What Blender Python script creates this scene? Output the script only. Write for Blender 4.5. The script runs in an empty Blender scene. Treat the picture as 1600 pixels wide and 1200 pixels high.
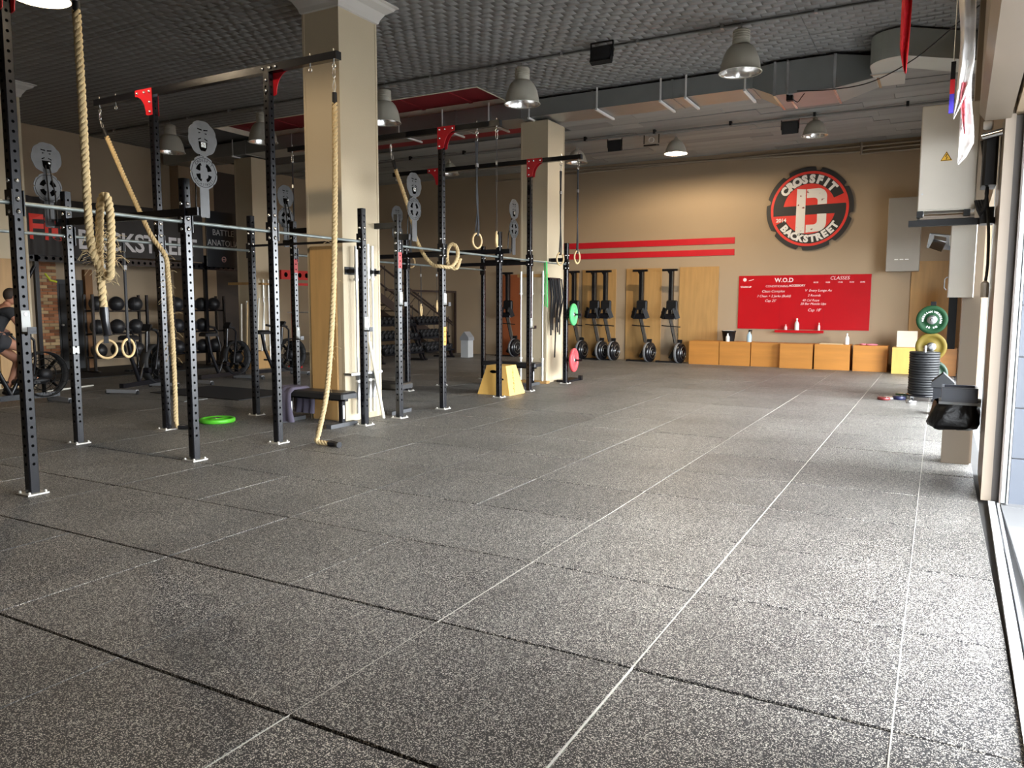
import bpy, math, random
from mathutils import Matrix, Vector
random.seed(7)
S = bpy.context.scene
COL = S.collection
# ---------------------------------------------------------------- camera
YAW, PITCH, ROLL = -0.5051, 0.1025, 0.0029
CAM = Vector((0.0729, -1.0078, 1.5452))
fw = Vector((math.sin(YAW) * math.cos(PITCH), math.cos(YAW) * math.cos(PITCH), -math.sin(PITCH)))
r0 = Vector((math.cos(YAW), -math.sin(YAW), 0)); u0 = r0.cross(fw)
rt = r0 * math.cos(ROLL) + u0 * math.sin(ROLL); up = u0 * math.cos(ROLL) - r0 * math.sin(ROLL)
FPX = 1202.0
cd = bpy.data.cameras.new('camera'); cam = bpy.data.objects.new('camera', cd); COL.objects.link(cam)
cd.sensor_width = 36; cd.lens = FPX / 1600 * 36; cd.clip_start = 0.05; cd.clip_end = 300
cam.matrix_world = Matrix(((rt.x, up.x, -fw.x, CAM.x), (rt.y, up.y, -fw.y, CAM.y), (rt.z, up.z, -fw.z, CAM.z), (0, 0, 0, 1)))
S.camera = cam
def proj(p):
    d = Vector(p) - CAM; z = d.dot(fw)
    return (800 + FPX * d.dot(rt) / z, 600 - FPX * d.dot(up) / z, z)
# ---------------------------------------------------------------- sky, daylight, exposure
W = bpy.data.worlds.new('sky'); S.world = W; W.use_nodes = True
wn = W.node_tree.nodes; wl = W.node_tree.links
bg = wn['Background']
bg.inputs['Color'].default_value = (0.90, 0.95, 1.0, 1); bg.inputs['Strength'].default_value = 27.0
S.view_settings.view_transform = 'Standard'; S.view_settings.look = 'None'
S.view_settings.exposure = 0.42; S.view_settings.gamma = 1.0; S.view_settings.use_curve_mapping = False
LAMP_W = 20.0           # watts of a lit high bay lamp
S.cycles.use_denoising = True
S.cycles.max_bounces = 10; S.cycles.diffuse_bounces = 6; S.cycles.glossy_bounces = 4
S.cycles.caustics_reflective = False; S.cycles.caustics_refractive = False
S.cycles.sample_clamp_indirect = 12.0
def portal(y0, y1, z0, z1, x):
    l = bpy.data.lights.new('doorway_portal', 'AREA'); l.shape = 'RECTANGLE'; l.size = y1 - y0; l.size_y = z1 - z0
    l.cycles.is_portal = True
    o = bpy.data.objects.new('doorway_portal', l); COL.objects.link(o)
    o.matrix_world = Matrix(((0, 0, 1, x), (1, 0, 0, (y0 + y1) / 2), (0, 1, 0, (z0 + z1) / 2), (0, 0, 0, 1)))
# ---------------------------------------------------------------- helpers
MATS = {}
def mat(name, col, rough=0.6, metal=0.0, var=0.12, scale=6.0, bump=0.0, bscale=40.0, spec=0.5, emit=None, stretch=None, obj_var=0.0, alpha=None):
    if name in MATS: return MATS[name]
    m = bpy.data.materials.new(name); m.use_nodes = True; MATS[name] = m
    nt = m.node_tree; n = nt.nodes; l = nt.links; b = n['Principled BSDF']
    b.inputs['Roughness'].default_value = rough; b.inputs['Metallic'].default_value = metal
    b.inputs['Specular IOR Level'].default_value = spec
    tc = n.new('ShaderNodeTexCoord'); co = tc.outputs['Object']
    if stretch:
        mp = n.new('ShaderNodeMapping'); mp.inputs['Scale'].default_value = stretch; l.new(co, mp.inputs['Vector']); co = mp.outputs['Vector']
    nz = n.new('ShaderNodeTexNoise'); nz.inputs['Scale'].default_value = scale; nz.inputs['Detail'].default_value = 5; l.new(co, nz.inputs['Vector'])
    mx = n.new('ShaderNodeMix'); mx.data_type = 'RGBA'
    mx.inputs['A'].default_value = [c * (1 - var) for c in col[:3]] + [1]; mx.inputs['B'].default_value = [min(1, c * (1 + var)) for c in col[:3]] + [1]
    l.new(nz.outputs['Fac'], mx.inputs['Factor']); out = mx.outputs['Result']
    if obj_var:
        oi = n.new('ShaderNodeObjectInfo'); hs = n.new('ShaderNodeHueSaturation'); mr = n.new('ShaderNodeMapRange')
        mr.inputs['To Min'].default_value = 1 - obj_var; mr.inputs['To Max'].default_value = 1 + obj_var
        l.new(oi.outputs['Random'], mr.inputs['Value']); l.new(mr.outputs['Result'], hs.inputs['Value']); l.new(out, hs.inputs['Color']); out = hs.outputs['Color']
    l.new(out, b.inputs['Base Color'])
    if bump:
        n2 = n.new('ShaderNodeTexNoise'); n2.inputs['Scale'].default_value = bscale; n2.inputs['Detail'].default_value = 4; l.new(co, n2.inputs['Vector'])
        bp = n.new('ShaderNodeBump'); bp.inputs['Strength'].default_value = bump; bp.inputs['Distance'].default_value = 0.02
        l.new(n2.outputs['Fac'], bp.inputs['Height']); l.new(bp.outputs['Normal'], b.inputs['Normal'])
    if emit:
        b.inputs['Emission Color'].default_value = (*emit[:3], 1); b.inputs['Emission Strength'].default_value = emit[3]
    return m
def frame(t):
    a = Vector((0, 0, 1)) if abs(t.z) < 0.9 else Vector((1, 0, 0))
    x = t.cross(a).normalized(); return x, t.cross(x).normalized()
class MB:
    def __init__(s): s.v = []; s.f = []; s.s = []
    def add(s, vs, fs, smooth=False):
        b = len(s.v); s.v += [tuple(p) for p in vs]; s.f += [tuple(i + b for i in f) for f in fs]; s.s += [smooth] * len(fs); return s
    def bb(s, x0, x1, y0, y1, z0, z1):
        return s.add([(x0, y0, z0), (x1, y0, z0), (x1, y1, z0), (x0, y1, z0), (x0, y0, z1), (x1, y0, z1), (x1, y1, z1), (x0, y1, z1)],
                     [(3, 2, 1, 0), (4, 5, 6, 7), (0, 1, 5, 4), (1, 2, 6, 5), (2, 3, 7, 6), (3, 0, 4, 7)])
    def box(s, c, d, R=None):
        h = [x / 2 for x in d]; vs = []
        for p in ((-1, -1, -1), (1, -1, -1), (1, 1, -1), (-1, 1, -1), (-1, -1, 1), (1, -1, 1), (1, 1, 1), (-1, 1, 1)):
            q = Vector((p[0] * h[0], p[1] * h[1], p[2] * h[2]))
            if R is not None: q = R @ q
            vs.append(Vector(c) + q)
        return s.add(vs, [(3, 2, 1, 0), (4, 5, 6, 7), (0, 1, 5, 4), (1, 2, 6, 5), (2, 3, 7, 6), (3, 0, 4, 7)])
    def rbox(s, x0, x1, y0, y1, z0, z1, b=0.01):           # box with chamfered vertical and top edges
        pts = [(x0 + b, y0), (x1 - b, y0), (x1, y0 + b), (x1, y1 - b), (x1 - b, y1), (x0 + b, y1), (x0, y1 - b), (x0, y0 + b)]
        cx, cy = (x0 + x1) / 2, (y0 + y1) / 2; vs = []
        for z, k in ((z0, 0), (z0 + b, 0), (z1 - b, 0), (z1, b)):
            for (x, y) in pts: vs.append((x + (k if x < cx else -k) * (1 if k else 0), y + (k if y < cy else -k) * (1 if k else 0), z))
        fs = [tuple(range(7, -1, -1)), tuple(range(24, 32))]
        for r in range(3):
            for i in range(8): j = (i + 1) % 8; fs.append((r * 8 + i, r * 8 + j, r * 8 + 8 + j, r * 8 + 8 + i))
        return s.add(vs, fs)
    def cyl(s, a, b, r, n=10, r2=None, cap=True):
        a = Vector(a); b = Vector(b); r2 = r if r2 is None else r2; x, y = frame((b - a).normalized())
        vs = []
        for c, q in ((a, r), (b, r2)):
            for i in range(n): t = 2 * math.pi * i / n; vs.append(c + x * (q * math.cos(t)) + y * (q * math.sin(t)))
        s.add(vs, [(i, (i + 1) % n, n + (i + 1) % n, n + i) for i in range(n)], True)
        if cap:
            s.add(vs[:n], [tuple(range(n - 1, -1, -1))]); s.add(vs[n:], [tuple(range(n))])
        return s
    def tube(s, pts, r, n=8, closed=False, cap=True, ell=1.0):
        P = [Vector(p) for p in pts]; m = len(P); vs = []
        rr = r if isinstance(r, (list, tuple)) else [r] * m
        T = []
        for i in range(m):
            if closed: t = P[(i + 1) % m] - P[i - 1]
            else: t = P[min(i + 1, m - 1)] - P[max(i - 1, 0)]
            T.append(t.normalized() if t.length > 1e-9 else Vector((0, 0, 1)))
        x, y = frame(T[0])
        for i in range(m):
            x = (x - T[i] * x.dot(T[i]))
            x = x.normalized() if x.length > 1e-6 else frame(T[i])[0]
            y = T[i].cross(x)
            for k in range(n): a = 2 * math.pi * k / n; vs.append(P[i] + x * (rr[i] * math.cos(a)) + y * (rr[i] * ell * math.sin(a)))
        fs = []
        for i in range(m if closed else m - 1):
            j = (i + 1) % m
            for k in range(n): q = (k + 1) % n; fs.append((i * n + k, i * n + q, j * n + q, j * n + k))
        s.add(vs, fs, True)
        if cap and not closed: s.add(vs[:n], [tuple(range(n - 1, -1, -1))]); s.add(vs[-n:], [tuple(range(n))])
        return s
    def lathe(s, prof, o=(0, 0, 0), ax=(0, 0, 1), n=20, smooth=True, cap=True):
        o = Vector(o); ax = Vector(ax).normalized(); x, y = frame(ax); vs = []
        for (r, h) in prof:
            for i in range(n): t = 2 * math.pi * i / n; vs.append(o + ax * h + x * (r * math.cos(t)) + y * (r * math.sin(t)))
        fs = []
        for k in range(len(prof) - 1):
            for i in range(n): j = (i + 1) % n; fs.append((k * n + i, k * n + j, k * n + n + j, k * n + n + i))
        s.add(vs, fs, smooth)
        for k, rev in ((0, True), (len(prof) - 1, False)):
            if cap and prof[0] != prof[-1] and prof[k][0] > 1e-6: s.add(vs[k * n:k * n + n], [tuple(range(n - 1, -1, -1)) if rev else tuple(range(n))])
        return s
    def torus(s, c, nrm, R, r, n=24, m=8, ey=1.0):
        c = Vector(c); x, y = frame(Vector(nrm).normalized())
        return s.tube([c + x * (R * math.cos(2 * math.pi * i / n)) + y * (R * ey * math.sin(2 * math.pi * i / n)) for i in range(n)], r, m, True)
    def sph(s, c, r, n=12, m=8):
        r = r if isinstance(r, (tuple, list)) else (r, r, r); vs = []
        for j in range(m + 1):
            a = math.pi * j / m
            for i in range(n): t = 2 * math.pi * i / n; vs.append((c[0] + r[0] * math.sin(a) * math.cos(t), c[1] + r[1] * math.sin(a) * math.sin(t), c[2] + r[2] * math.cos(a)))
        return s.add(vs, [(j * n + i, j * n + n + i, j * n + n + (i + 1) % n, j * n + (i + 1) % n) for j in range(m) for i in range(n)], True)
    def prism(s, poly, fn, d0, d1):                         # poly in (u,v); fn(u,v,w) -> point
        n = len(poly); vs = [fn(u, v, d0) for u, v in poly] + [fn(u, v, d1) for u, v in poly]
        return s.add(vs, [tuple(range(n - 1, -1, -1)), tuple(range(n, 2 * n))] + [(i, (i + 1) % n, n + (i + 1) % n, n + i) for i in range(n)])
    def ribbon(s, pts, w, wdir, th=0.003):                  # flat strap
        wd = Vector(wdir).normalized(); P = [Vector(p) for p in pts]; vs = []; m = len(P)
        for i in range(m):
            t = (P[min(i + 1, m - 1)] - P[max(i - 1, 0)]).normalized(); nn = t.cross(wd).normalized()
            for a, b in ((-1, -1), (1, -1), (1, 1), (-1, 1)): vs.append(P[i] + wd * (a * w / 2) + nn * (b * th / 2))
        fs = [(3, 2, 1, 0), tuple((m - 1) * 4 + k for k in range(4))]
        for i in range(m - 1):
            for k in range(4): q = (k + 1) % 4; fs.append((i * 4 + k, i * 4 + q, i * 4 + 4 + q, i * 4 + 4 + k))
        return s.add(vs, fs)
    def mesh(s, name, off=(0, 0, 0)):
        me = bpy.data.meshes.new(name)
        me.from_pydata([(p[0] - off[0], p[1] - off[1], p[2] - off[2]) for p in s.v], [], s.f)
        me.polygons.foreach_set('use_smooth', s.s); me.update(); return me
    def build(s, name, m, parent=None, local=False, recalc=False):
        off = (0, 0, 0)
        if parent is not None and not local: off = WLOC.get(parent.name, (0, 0, 0))
        me = s.mesh(name, off)
        if recalc:
            import bmesh
            bm = bmesh.new(); bm.from_mesh(me); bmesh.ops.recalc_face_normals(bm, faces=bm.faces); bm.to_mesh(me); bm.free()
        me.materials.append(m)
        o = bpy.data.objects.new(name, me); COL.objects.link(o)
        if parent is not None: o.parent = parent
        if parent is not None: WLOC[o.name] = WLOC.get(parent.name, (0, 0, 0))
        else: WLOC[o.name] = (0, 0, 0)
        return o
WLOC = {}
def tag(o, label, cat, group=None, kind=None):
    o['label'] = label; o['category'] = cat
    if group: o['group'] = group
    if kind: o['kind'] = kind
    return o
def thing(name, label, cat, loc=(0, 0, 0), rz=0.0, group=None):
    o = bpy.data.objects.new(name, None); o.empty_display_size = 0.05; COL.objects.link(o)
    o.location = loc; o.rotation_euler = (0, 0, rz); WLOC[o.name] = tuple(loc); return tag(o, label, cat, group)
def solo(b, name, m, label, cat, group=None, kind=None, base=None):    # a thing that is one mesh, origin at its base
    if base is None:
        xs = [p[0] for p in b.v]; ys = [p[1] for p in b.v]; zs = [p[2] for p in b.v]
        base = ((min(xs) + max(xs)) / 2, (min(ys) + max(ys)) / 2, min(zs))
    me = b.mesh(name, base); me.materials.append(m); o = bpy.data.objects.new(name, me); COL.objects.link(o); o.location = base; WLOC[o.name] = tuple(base)
    return tag(o, label, cat, group, kind)
def struct(b, name, m, parent=None, label=None, cat=None):
    o = b.build(name, m, parent)
    if parent is None:
        o['kind'] = 'structure'
        if label: o['label'] = label
        if cat: o['category'] = cat
    return o
def dup(root, loc, rz=0.0, label=None, scale=None):
    c = root.copy(); COL.objects.link(c); c.location = loc; c.rotation_euler = (0, 0, rz)
    if label: c['label'] = label
    if scale: c.scale = (scale,) * 3 if not isinstance(scale, tuple) else scale
    for ch in root.children:
        d = ch.copy(); COL.objects.link(d); d.parent = c
        for g in ch.children: e = g.copy(); COL.objects.link(e); e.parent = d
    return c
def text(sr, size, off=0.0, ext=0.002, shear=0.0, space=1.0, align='CENTER'):
    c = bpy.data.curves.new('lettering', 'FONT'); c.body = sr; c.size = size; c.offset = off; c.extrude = ext; c.align_x = align; c.shear = shear; c.space_character = space; c.resolution_u = 3
    o = bpy.data.objects.new('lettering', c); COL.objects.link(o)
    dg = bpy.context.evaluated_depsgraph_get(); me = bpy.data.meshes.new_from_object(o.evaluated_get(dg))
    vs = [tuple(v.co) for v in me.vertices]; fs = [tuple(p.vertices) for p in me.polygons]
    bpy.data.objects.remove(o); bpy.data.curves.remove(c); bpy.data.meshes.remove(me); return vs, fs
def put_text(b, tv, fn):                                    # fn(x,y,z) -> point
    return b.add([fn(*p) for p in tv[0]], tv[1])
def arc_text(b, sr, size, R, mid, fn, step, inner=False, off=0.0, ext=0.002):
    n = len(sr)
    for i, ch in enumerate(sr):
        if ch == ' ': continue
        a = mid + (i - (n - 1) / 2) * step * (1 if inner else -1)
        rot = a + math.pi / 2 if inner else a - math.pi / 2
        vs, fs = text(ch, size, off, ext)
        ca, sa = math.cos(rot), math.sin(rot); cx, cy = R * math.cos(a), R * math.sin(a)
        b.add([fn(cx + x * ca - (y - size * .34) * sa, cy + x * sa + (y - size * .34) * ca, z) for x, y, z in vs], fs)
# ---------------------------------------------------------------- materials of the setting
def shear(b):                                               # the door wall runs 1 degree off the tile grid
    b.v = [(x + 0.019 * (y - 5.93), y, z) for x, y, z in b.v]; return b
def floor_mat():
    m = bpy.data.materials.new('speckled_rubber'); m.use_nodes = True; n = m.node_tree.nodes; l = m.node_tree.links; b = n['Principled BSDF']
    g = n.new('ShaderNodeNewGeometry'); oi = n.new('ShaderNodeObjectInfo')
    def flecks(sc, lo, hi):
        v = n.new('ShaderNodeTexVoronoi'); v.inputs['Scale'].default_value = sc; l.new(g.outputs['Position'], v.inputs['Vector'])
        sx = n.new('ShaderNodeSeparateColor'); l.new(v.outputs['Color'], sx.inputs['Color'])
        r = n.new('ShaderNodeMapRange'); r.inputs['From Min'].default_value = lo; r.inputs['From Max'].default_value = hi; l.new(sx.outputs['Red'], r.inputs['Value'])
        d = n.new('ShaderNodeMapRange'); d.inputs['From Min'].default_value = 0.55; d.inputs['From Max'].default_value = 0.25; l.new(v.outputs['Distance'], d.inputs['Value'])
        mu = n.new('ShaderNodeMath'); mu.operation = 'MULTIPLY'; l.new(r.outputs['Result'], mu.inputs[0]); l.new(d.outputs['Result'], mu.inputs[1]); return mu.outputs[0]
    f1 = flecks(205, 0.37, 0.49); f2 = flecks(115, 0.80, 0.88)
    mx = n.new('ShaderNodeMath'); mx.operation = 'MAXIMUM'; l.new(f1, mx.inputs[0]); l.new(f2, mx.inputs[1])
    nz = n.new('ShaderNodeTexNoise'); nz.inputs['Scale'].default_value = 0.9; nz.inputs['Detail'].default_value = 5; l.new(g.outputs['Position'], nz.inputs['Vector'])
    sm = n.new('ShaderNodeMapRange'); sm.inputs['From Min'].default_value = 0.3; sm.inputs['From Max'].default_value = 0.7; sm.inputs['To Min'].default_value = 0.8; sm.inputs['To Max'].default_value = 1.2; l.new(nz.outputs['Fac'], sm.inputs['Value'])
    ov = n.new('ShaderNodeMapRange'); ov.inputs['To Min'].default_value = 0.9; ov.inputs['To Max'].default_value = 1.1; l.new(oi.outputs['Random'], ov.inputs['Value'])
    mm = n.new('ShaderNodeMath'); mm.operation = 'MULTIPLY'; l.new(sm.outputs['Result'], mm.inputs[0]); l.new(ov.outputs['Result'], mm.inputs[1])
    c = n.new('ShaderNodeMix'); c.data_type = 'RGBA'; c.inputs['A'].default_value = (0.028, 0.0275, 0.029, 1); c.inputs['B'].default_value = (0.64, 0.60, 0.53, 1); l.new(mx.outputs[0], c.inputs['Factor'])
    hs = n.new('ShaderNodeHueSaturation'); l.new(c.outputs['Result'], hs.inputs['Color']); l.new(mm.outputs[0], hs.inputs['Value']); l.new(hs.outputs['Color'], b.inputs['Base Color'])
    b.inputs['Roughness'].default_value = 0.5; b.inputs['Specular IOR Level'].default_value = 0.35
    bp = n.new('ShaderNodeBump'); bp.inputs['Strength'].default_value = 0.25; bp.inputs['Distance'].default_value = 0.004; l.new(mx.outputs[0], bp.inputs['Height']); l.new(bp.outputs['Normal'], b.inputs['Normal'])
    MATS['speckled_rubber'] = m; return m
def ceil_mat():
    m = bpy.data.materials.new('embossed_ceiling_foam'); m.use_nodes = True; n = m.node_tree.nodes; l = m.node_tree.links; b = n['Principled BSDF']
    g = n.new('ShaderNodeNewGeometry'); sp = n.new('ShaderNodeSeparateXYZ'); l.new(g.outputs['Position'], sp.inputs[0])
    def mth(op, a, k=None):
        q = n.new('ShaderNodeMath'); q.operation = op
        l.new(a, q.inputs[0])
        if k is not None:
            if isinstance(k, (int, float)): q.inputs[1].default_value = k
            else: l.new(k, q.inputs[1])
        return q.outputs[0]
    vy = mth('MULTIPLY', sp.outputs['Y'], 1 / 0.15); row = mth('FLOOR', vy); fy = mth('FRACT', vy)
    xs_ = mth('ADD', mth('MULTIPLY', sp.outputs['X'], 1 / 0.19), mth('MULTIPLY', row, 0.5)); arch = mth('SINE', mth('MULTIPLY', mth('FRACT', xs_), math.pi))
    h = mth('MULTIPLY', mth('SQRT', arch), mth('SINE', mth('MULTIPLY', fy, math.pi * .85)))
    bp = n.new('ShaderNodeBump'); bp.inputs['Strength'].default_value = 1.0; bp.inputs['Distance'].default_value = 0.04; l.new(h, bp.inputs['Height']); l.new(bp.outputs['Normal'], b.inputs['Normal'])
    nz = n.new('ShaderNodeTexNoise'); nz.inputs['Scale'].default_value = 1.3; nz.inputs['Detail'].default_value = 4; l.new(g.outputs['Position'], nz.inputs['Vector'])
    c = n.new('ShaderNodeMix'); c.data_type = 'RGBA'; c.inputs['A'].default_value = (0.20, 0.20, 0.195, 1); c.inputs['B'].default_value = (0.285, 0.285, 0.278, 1); l.new(nz.outputs['Fac'], c.inputs['Factor'])
    l.new(c.outputs['Result'], b.inputs['Base Color']); b.inputs['Roughness'].default_value = 0.55
    MATS['embossed_ceiling_foam'] = m; return m
RUB = floor_mat(); FOAM = ceil_mat()
WALL = mat('taupe_wall_paint', (0.38, 0.285, 0.185), 0.75, var=0.08, scale=0.7, bump=0.08, bscale=60)
COLM = mat('beige_column_paint', (0.53, 0.44, 0.30), 0.65, var=0.06, scale=1.2, bump=0.06, bscale=50)
JAMB = mat('beige_metal_paint', (0.24, 0.19, 0.14), 0.45, var=0.06, scale=2)
CROWN = mat('off_white_plaster', (0.55, 0.52, 0.47), 0.6, var=0.05)
BLACK = mat('black_powder_coat', (0.006, 0.006, 0.008), 0.24, var=0.3, scale=9, spec=0.5)
DARK = mat('matt_black_plastic', (0.007, 0.007, 0.008), 0.5, var=0.3, spec=0.3)
RUBBER = mat('black_rubber', (0.011, 0.011, 0.012), 0.6, var=0.25, bump=0.05, spec=0.3)
STEEL = mat('bare_steel', (0.52, 0.53, 0.54), 0.32, 1.0, var=0.12, scale=14)
CHROME = mat('chrome', (0.75, 0.75, 0.76), 0.14, 1.0, var=0.04)
GALV = mat('galvanised_sheet', (0.40, 0.42, 0.42), 0.38, 0.85, var=0.12, scale=3)
CHALK = mat('chalked_bar_steel', (0.20, 0.225, 0.215), 0.45, 0.55, var=0.6, scale=7)
RED = mat('red_paint', (0.55, 0.012, 0.022), 0.4, var=0.08)
REDC = mat('dark_red_ceiling_paint', (0.25, 0.012, 0.016), 0.7, var=0.12, scale=1)
WHITE = mat('white_paint', (0.82, 0.81, 0.78), 0.5, var=0.04)
PLY = mat('plywood', (0.43, 0.25, 0.09), 0.5, var=0.28, scale=2.2, stretch=(5, 5, 0.6))
PLYB = mat('orange_plywood', (0.50, 0.215, 0.045), 0.45, var=0.22, scale=2.0, stretch=(0.7, 4, 5), obj_var=0.06)
PLYY = mat('yellow_plywood', (0.72, 0.45, 0.12), 0.45, var=0.18, scale=2.5, stretch=(4, 4, 0.7))
GREY = mat('grey_plastic', (0.22, 0.225, 0.235), 0.45, var=0.08)
LAMPG = mat('lamp_housing_beige', (0.50, 0.47, 0.39), 0.4, var=0.05)
CEILP = mat('painted_ceiling_board', (0.30, 0.315, 0.305), 0.6, var=0.25, scale=1.6, stretch=(0.5, 3, 1), obj_var=0.16)
WOOD = mat('ring_birch', (0.62, 0.44, 0.22), 0.45, var=0.15, scale=8)
ROPE = mat('manila_rope', (0.60, 0.45, 0.235), 0.8, var=0.2, scale=60, bump=0.5, bscale=220)
# ---------------------------------------------------------------- the room
ZC, YF, XL = 5.5, 19.8, -17.8
fl = struct(MB().bb(XL - .2, 0.52, -6.2, YF + .2, -0.2, -0.021), 'floor', mat('floor_bed_grey', (0.05, 0.048, 0.046), 0.9), label='dark speckled rubber tile gym floor')
# rubber floor tiles, 1 m square, laid on the world grid
cand = []
for i in range(-18, 1):
    for j in range(-1, 20):
        x0, x1, y0, y1 = max(i, XL), i + 1, j, min(j + 1, YF)
        if i == 0: x1 = 0.42
        P = [proj((x, y, 0)) for x, y in ((x0, y0), (x1, y0), (x1, y1), (x0, y1))]
        if max(p[2] for p in P) < 0.3: continue
        vis = any(p[2] > 0.2 and -60 < p[0] < 1660 and -10 < p[1] < 1260 for p in P) or (j <= 1 and i >= -3)
        if not vis: continue
        d = (Vector(((x0 + x1) / 2, (y0 + y1) / 2, 0)) - CAM).length
        cand.append((d, x0, x1, y0, y1))
cand.sort()
def tile_mesh(w, h):
    m = MB(); vs = []
    for gx, gy, z in ((.0012, .005, -.021), (.0012, .005, -.005), (.004, .010, 0)): vs += [(gx, gy, z), (w - gx, gy, z), (w - gx, h - gy, z), (gx, h - gy, z)]
    m.add(vs, [(8, 9, 10, 11)] + [(k * 4 + i, k * 4 + (i + 1) % 4, k * 4 + 4 + (i + 1) % 4, k * 4 + 4 + i) for k in range(2) for i in range(4)]); return m
tcache = {}; rest = MB()
for k, (d, x0, x1, y0, y1) in enumerate(cand):
    dz = random.uniform(-0.0012, 0.0012); key = (round(x1 - x0, 2), round(y1 - y0, 2))
    if k < 298:
        if key not in tcache: tcache[key] = tile_mesh(*key).mesh('rubber_tile'); tcache[key].materials.append(RUB)
        o = bpy.data.objects.new('rubber_tile', tcache[key]); COL.objects.link(o); o.parent = fl; o.location = (x0 + random.uniform(-.003, .003), y0 + random.uniform(-.002, .002), dz)
    else:
        tm = tile_mesh(*key); rest.add([(x + x0, y + y0, z + dz) for x, y, z in tm.v], tm.f)
for i in range(-18, 1):                                     # tiles outside the picture
    for j in range(-6, 20):
        x0, x1 = max(i, XL), (0.42 if i == 0 else i + 1); y1 = min(j + 1, YF)
        if not any(abs(c[1] - x0) < .01 and abs(c[3] - j) < .01 for c in cand):
            tm = tile_mesh(x1 - x0, y1 - j); rest.add([(x + x0, y + j, z) for x, y, z in tm.v], tm.f)
o = rest.build('distant_tiles', RUB, fl); o['kind'] = 'stuff'
JF = mat('pale_joint_strip', (0.50, 0.475, 0.42), 0.85, var=0.4, scale=9)
for i in range(-7, 1):                                     # thin pale strips along the joints that run away from the viewer
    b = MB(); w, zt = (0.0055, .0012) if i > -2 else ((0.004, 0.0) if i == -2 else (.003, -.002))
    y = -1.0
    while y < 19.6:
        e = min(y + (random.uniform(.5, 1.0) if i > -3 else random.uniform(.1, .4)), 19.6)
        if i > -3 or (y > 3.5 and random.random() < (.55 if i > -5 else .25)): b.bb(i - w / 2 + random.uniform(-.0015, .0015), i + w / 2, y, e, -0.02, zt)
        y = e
    b.build('joint_strip', JF, fl)
# walls
struct(MB().bb(XL - .2, 0.7, YF, YF + .2, -.2, ZC + .4), 'wall_far', WALL, label='taupe painted far wall with red board')
struct(MB().bb(XL - .2, XL, -6.2, YF, -.2, ZC + .4), 'wall_left', WALL, label='taupe painted side wall behind the training rig')
struct(MB().bb(XL - .2, 0.7, -6.2, -6.0, -.2, ZC + .4), 'wall_back', WALL)
wr = MB(); ZD = 3.0
for y0, y1, z0, z1 in ((-6.2, YF, ZD, ZC + .4), (-6.2, 1.9, -.2, ZD), (13.6, 15.6, -.2, ZD), (17.6, YF, -.2, ZD)): wr.bb(.5, .68, y0, y1, z0, z1)
struct(shear(wr), 'wall_right', WALL, label='taupe wall above the open shutter doors')
for y0, y1 in ((1.9, 6.1), (6.4, 13.6), (15.6, 17.6)): portal(y0, y1, 0, ZD, 0.8 if y0 < 6 else 0.95)
# ceiling
ce = struct(MB().bb(XL, 0.7, -6.2, 11.38, ZC + .012, ZC + .15).bb(XL, -14.45, 11.38, 12.62, ZC + .012, ZC + .15).bb(-7.53, 0.7, 11.38, 12.62, ZC + .012, ZC + .15).bb(XL, 0.7, 12.62, YF, ZC + .012, ZC + .15), 'ceiling', mat('ceiling_slab_grey', (0.10, 0.10, 0.10), 0.8), label='dark grey embossed foam ceiling')
pcache = {}
def panel(x0, x1, y0, y1, m, th=0.012, dz=0.0, nm='ceiling_panel'):
    key = (round(x1 - x0, 2), round(y1 - y0, 2), m.name)
    if key not in pcache:
        me = MB().bb(0, x1 - x0 - .006, 0, y1 - y0 - .006, -.004, th).mesh(nm); me.materials.append(m); pcache[key] = me
    o = bpy.data.objects.new(nm, pcache[key]); COL.objects.link(o); o.parent = ce; o.location = (x0, y0, ZC - .002 + dz)
yy = [0.4, 2.4, 4.4, 6.4, 8.4, 10.4]
for a in range(5):
    x = XL
    while x < 0.6:
        e = min(x + 2.0, 0.62); panel(x, e, yy[a], yy[a + 1], FOAM, dz=random.uniform(0, .003)); x = e
x = XL
while x < 0.6:
    e = min(x + 2.0, 0.62); panel(x, e, 10.43, 11.38, FOAM, dz=random.uniform(0, .003))
    if e <= -14.4: panel(x, min(e, -14.47), 11.38, 12.6, FOAM)
    if x >= -7.9: panel(max(x, -7.51), e, 11.38, 12.6, FOAM)
    x = e
struct(MB().bb(XL, 0.62, -6.0, 0.39, ZC - .006, ZC + .012), 'ceiling_panel', FOAM, ce)
for r in range(15):                                         # grey boards beyond the duct
    y0 = 13.22 + r * 0.438; x = XL + random.uniform(-1.2, 0)
    while x < 0.6:
        e = min(x + random.choice((2.4, 2.44, 2.5)), 0.62)
        xs = max(x, XL)
        if e - xs > .2 and not (y0 < 15.0 and e < -7.45): panel(max(xs, -7.46) if y0 < 15 else xs, e, y0, min(y0 + .438, YF), CEILP, dz=random.choice((0, -.004, -.012, .006)), nm='ceiling_board')
        x = e
struct(MB().bb(XL - .2, .9, -6.2, YF + .2, 5.9, 6.1), 'roof_slab', MATS['ceiling_slab_grey'], ce)
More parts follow.
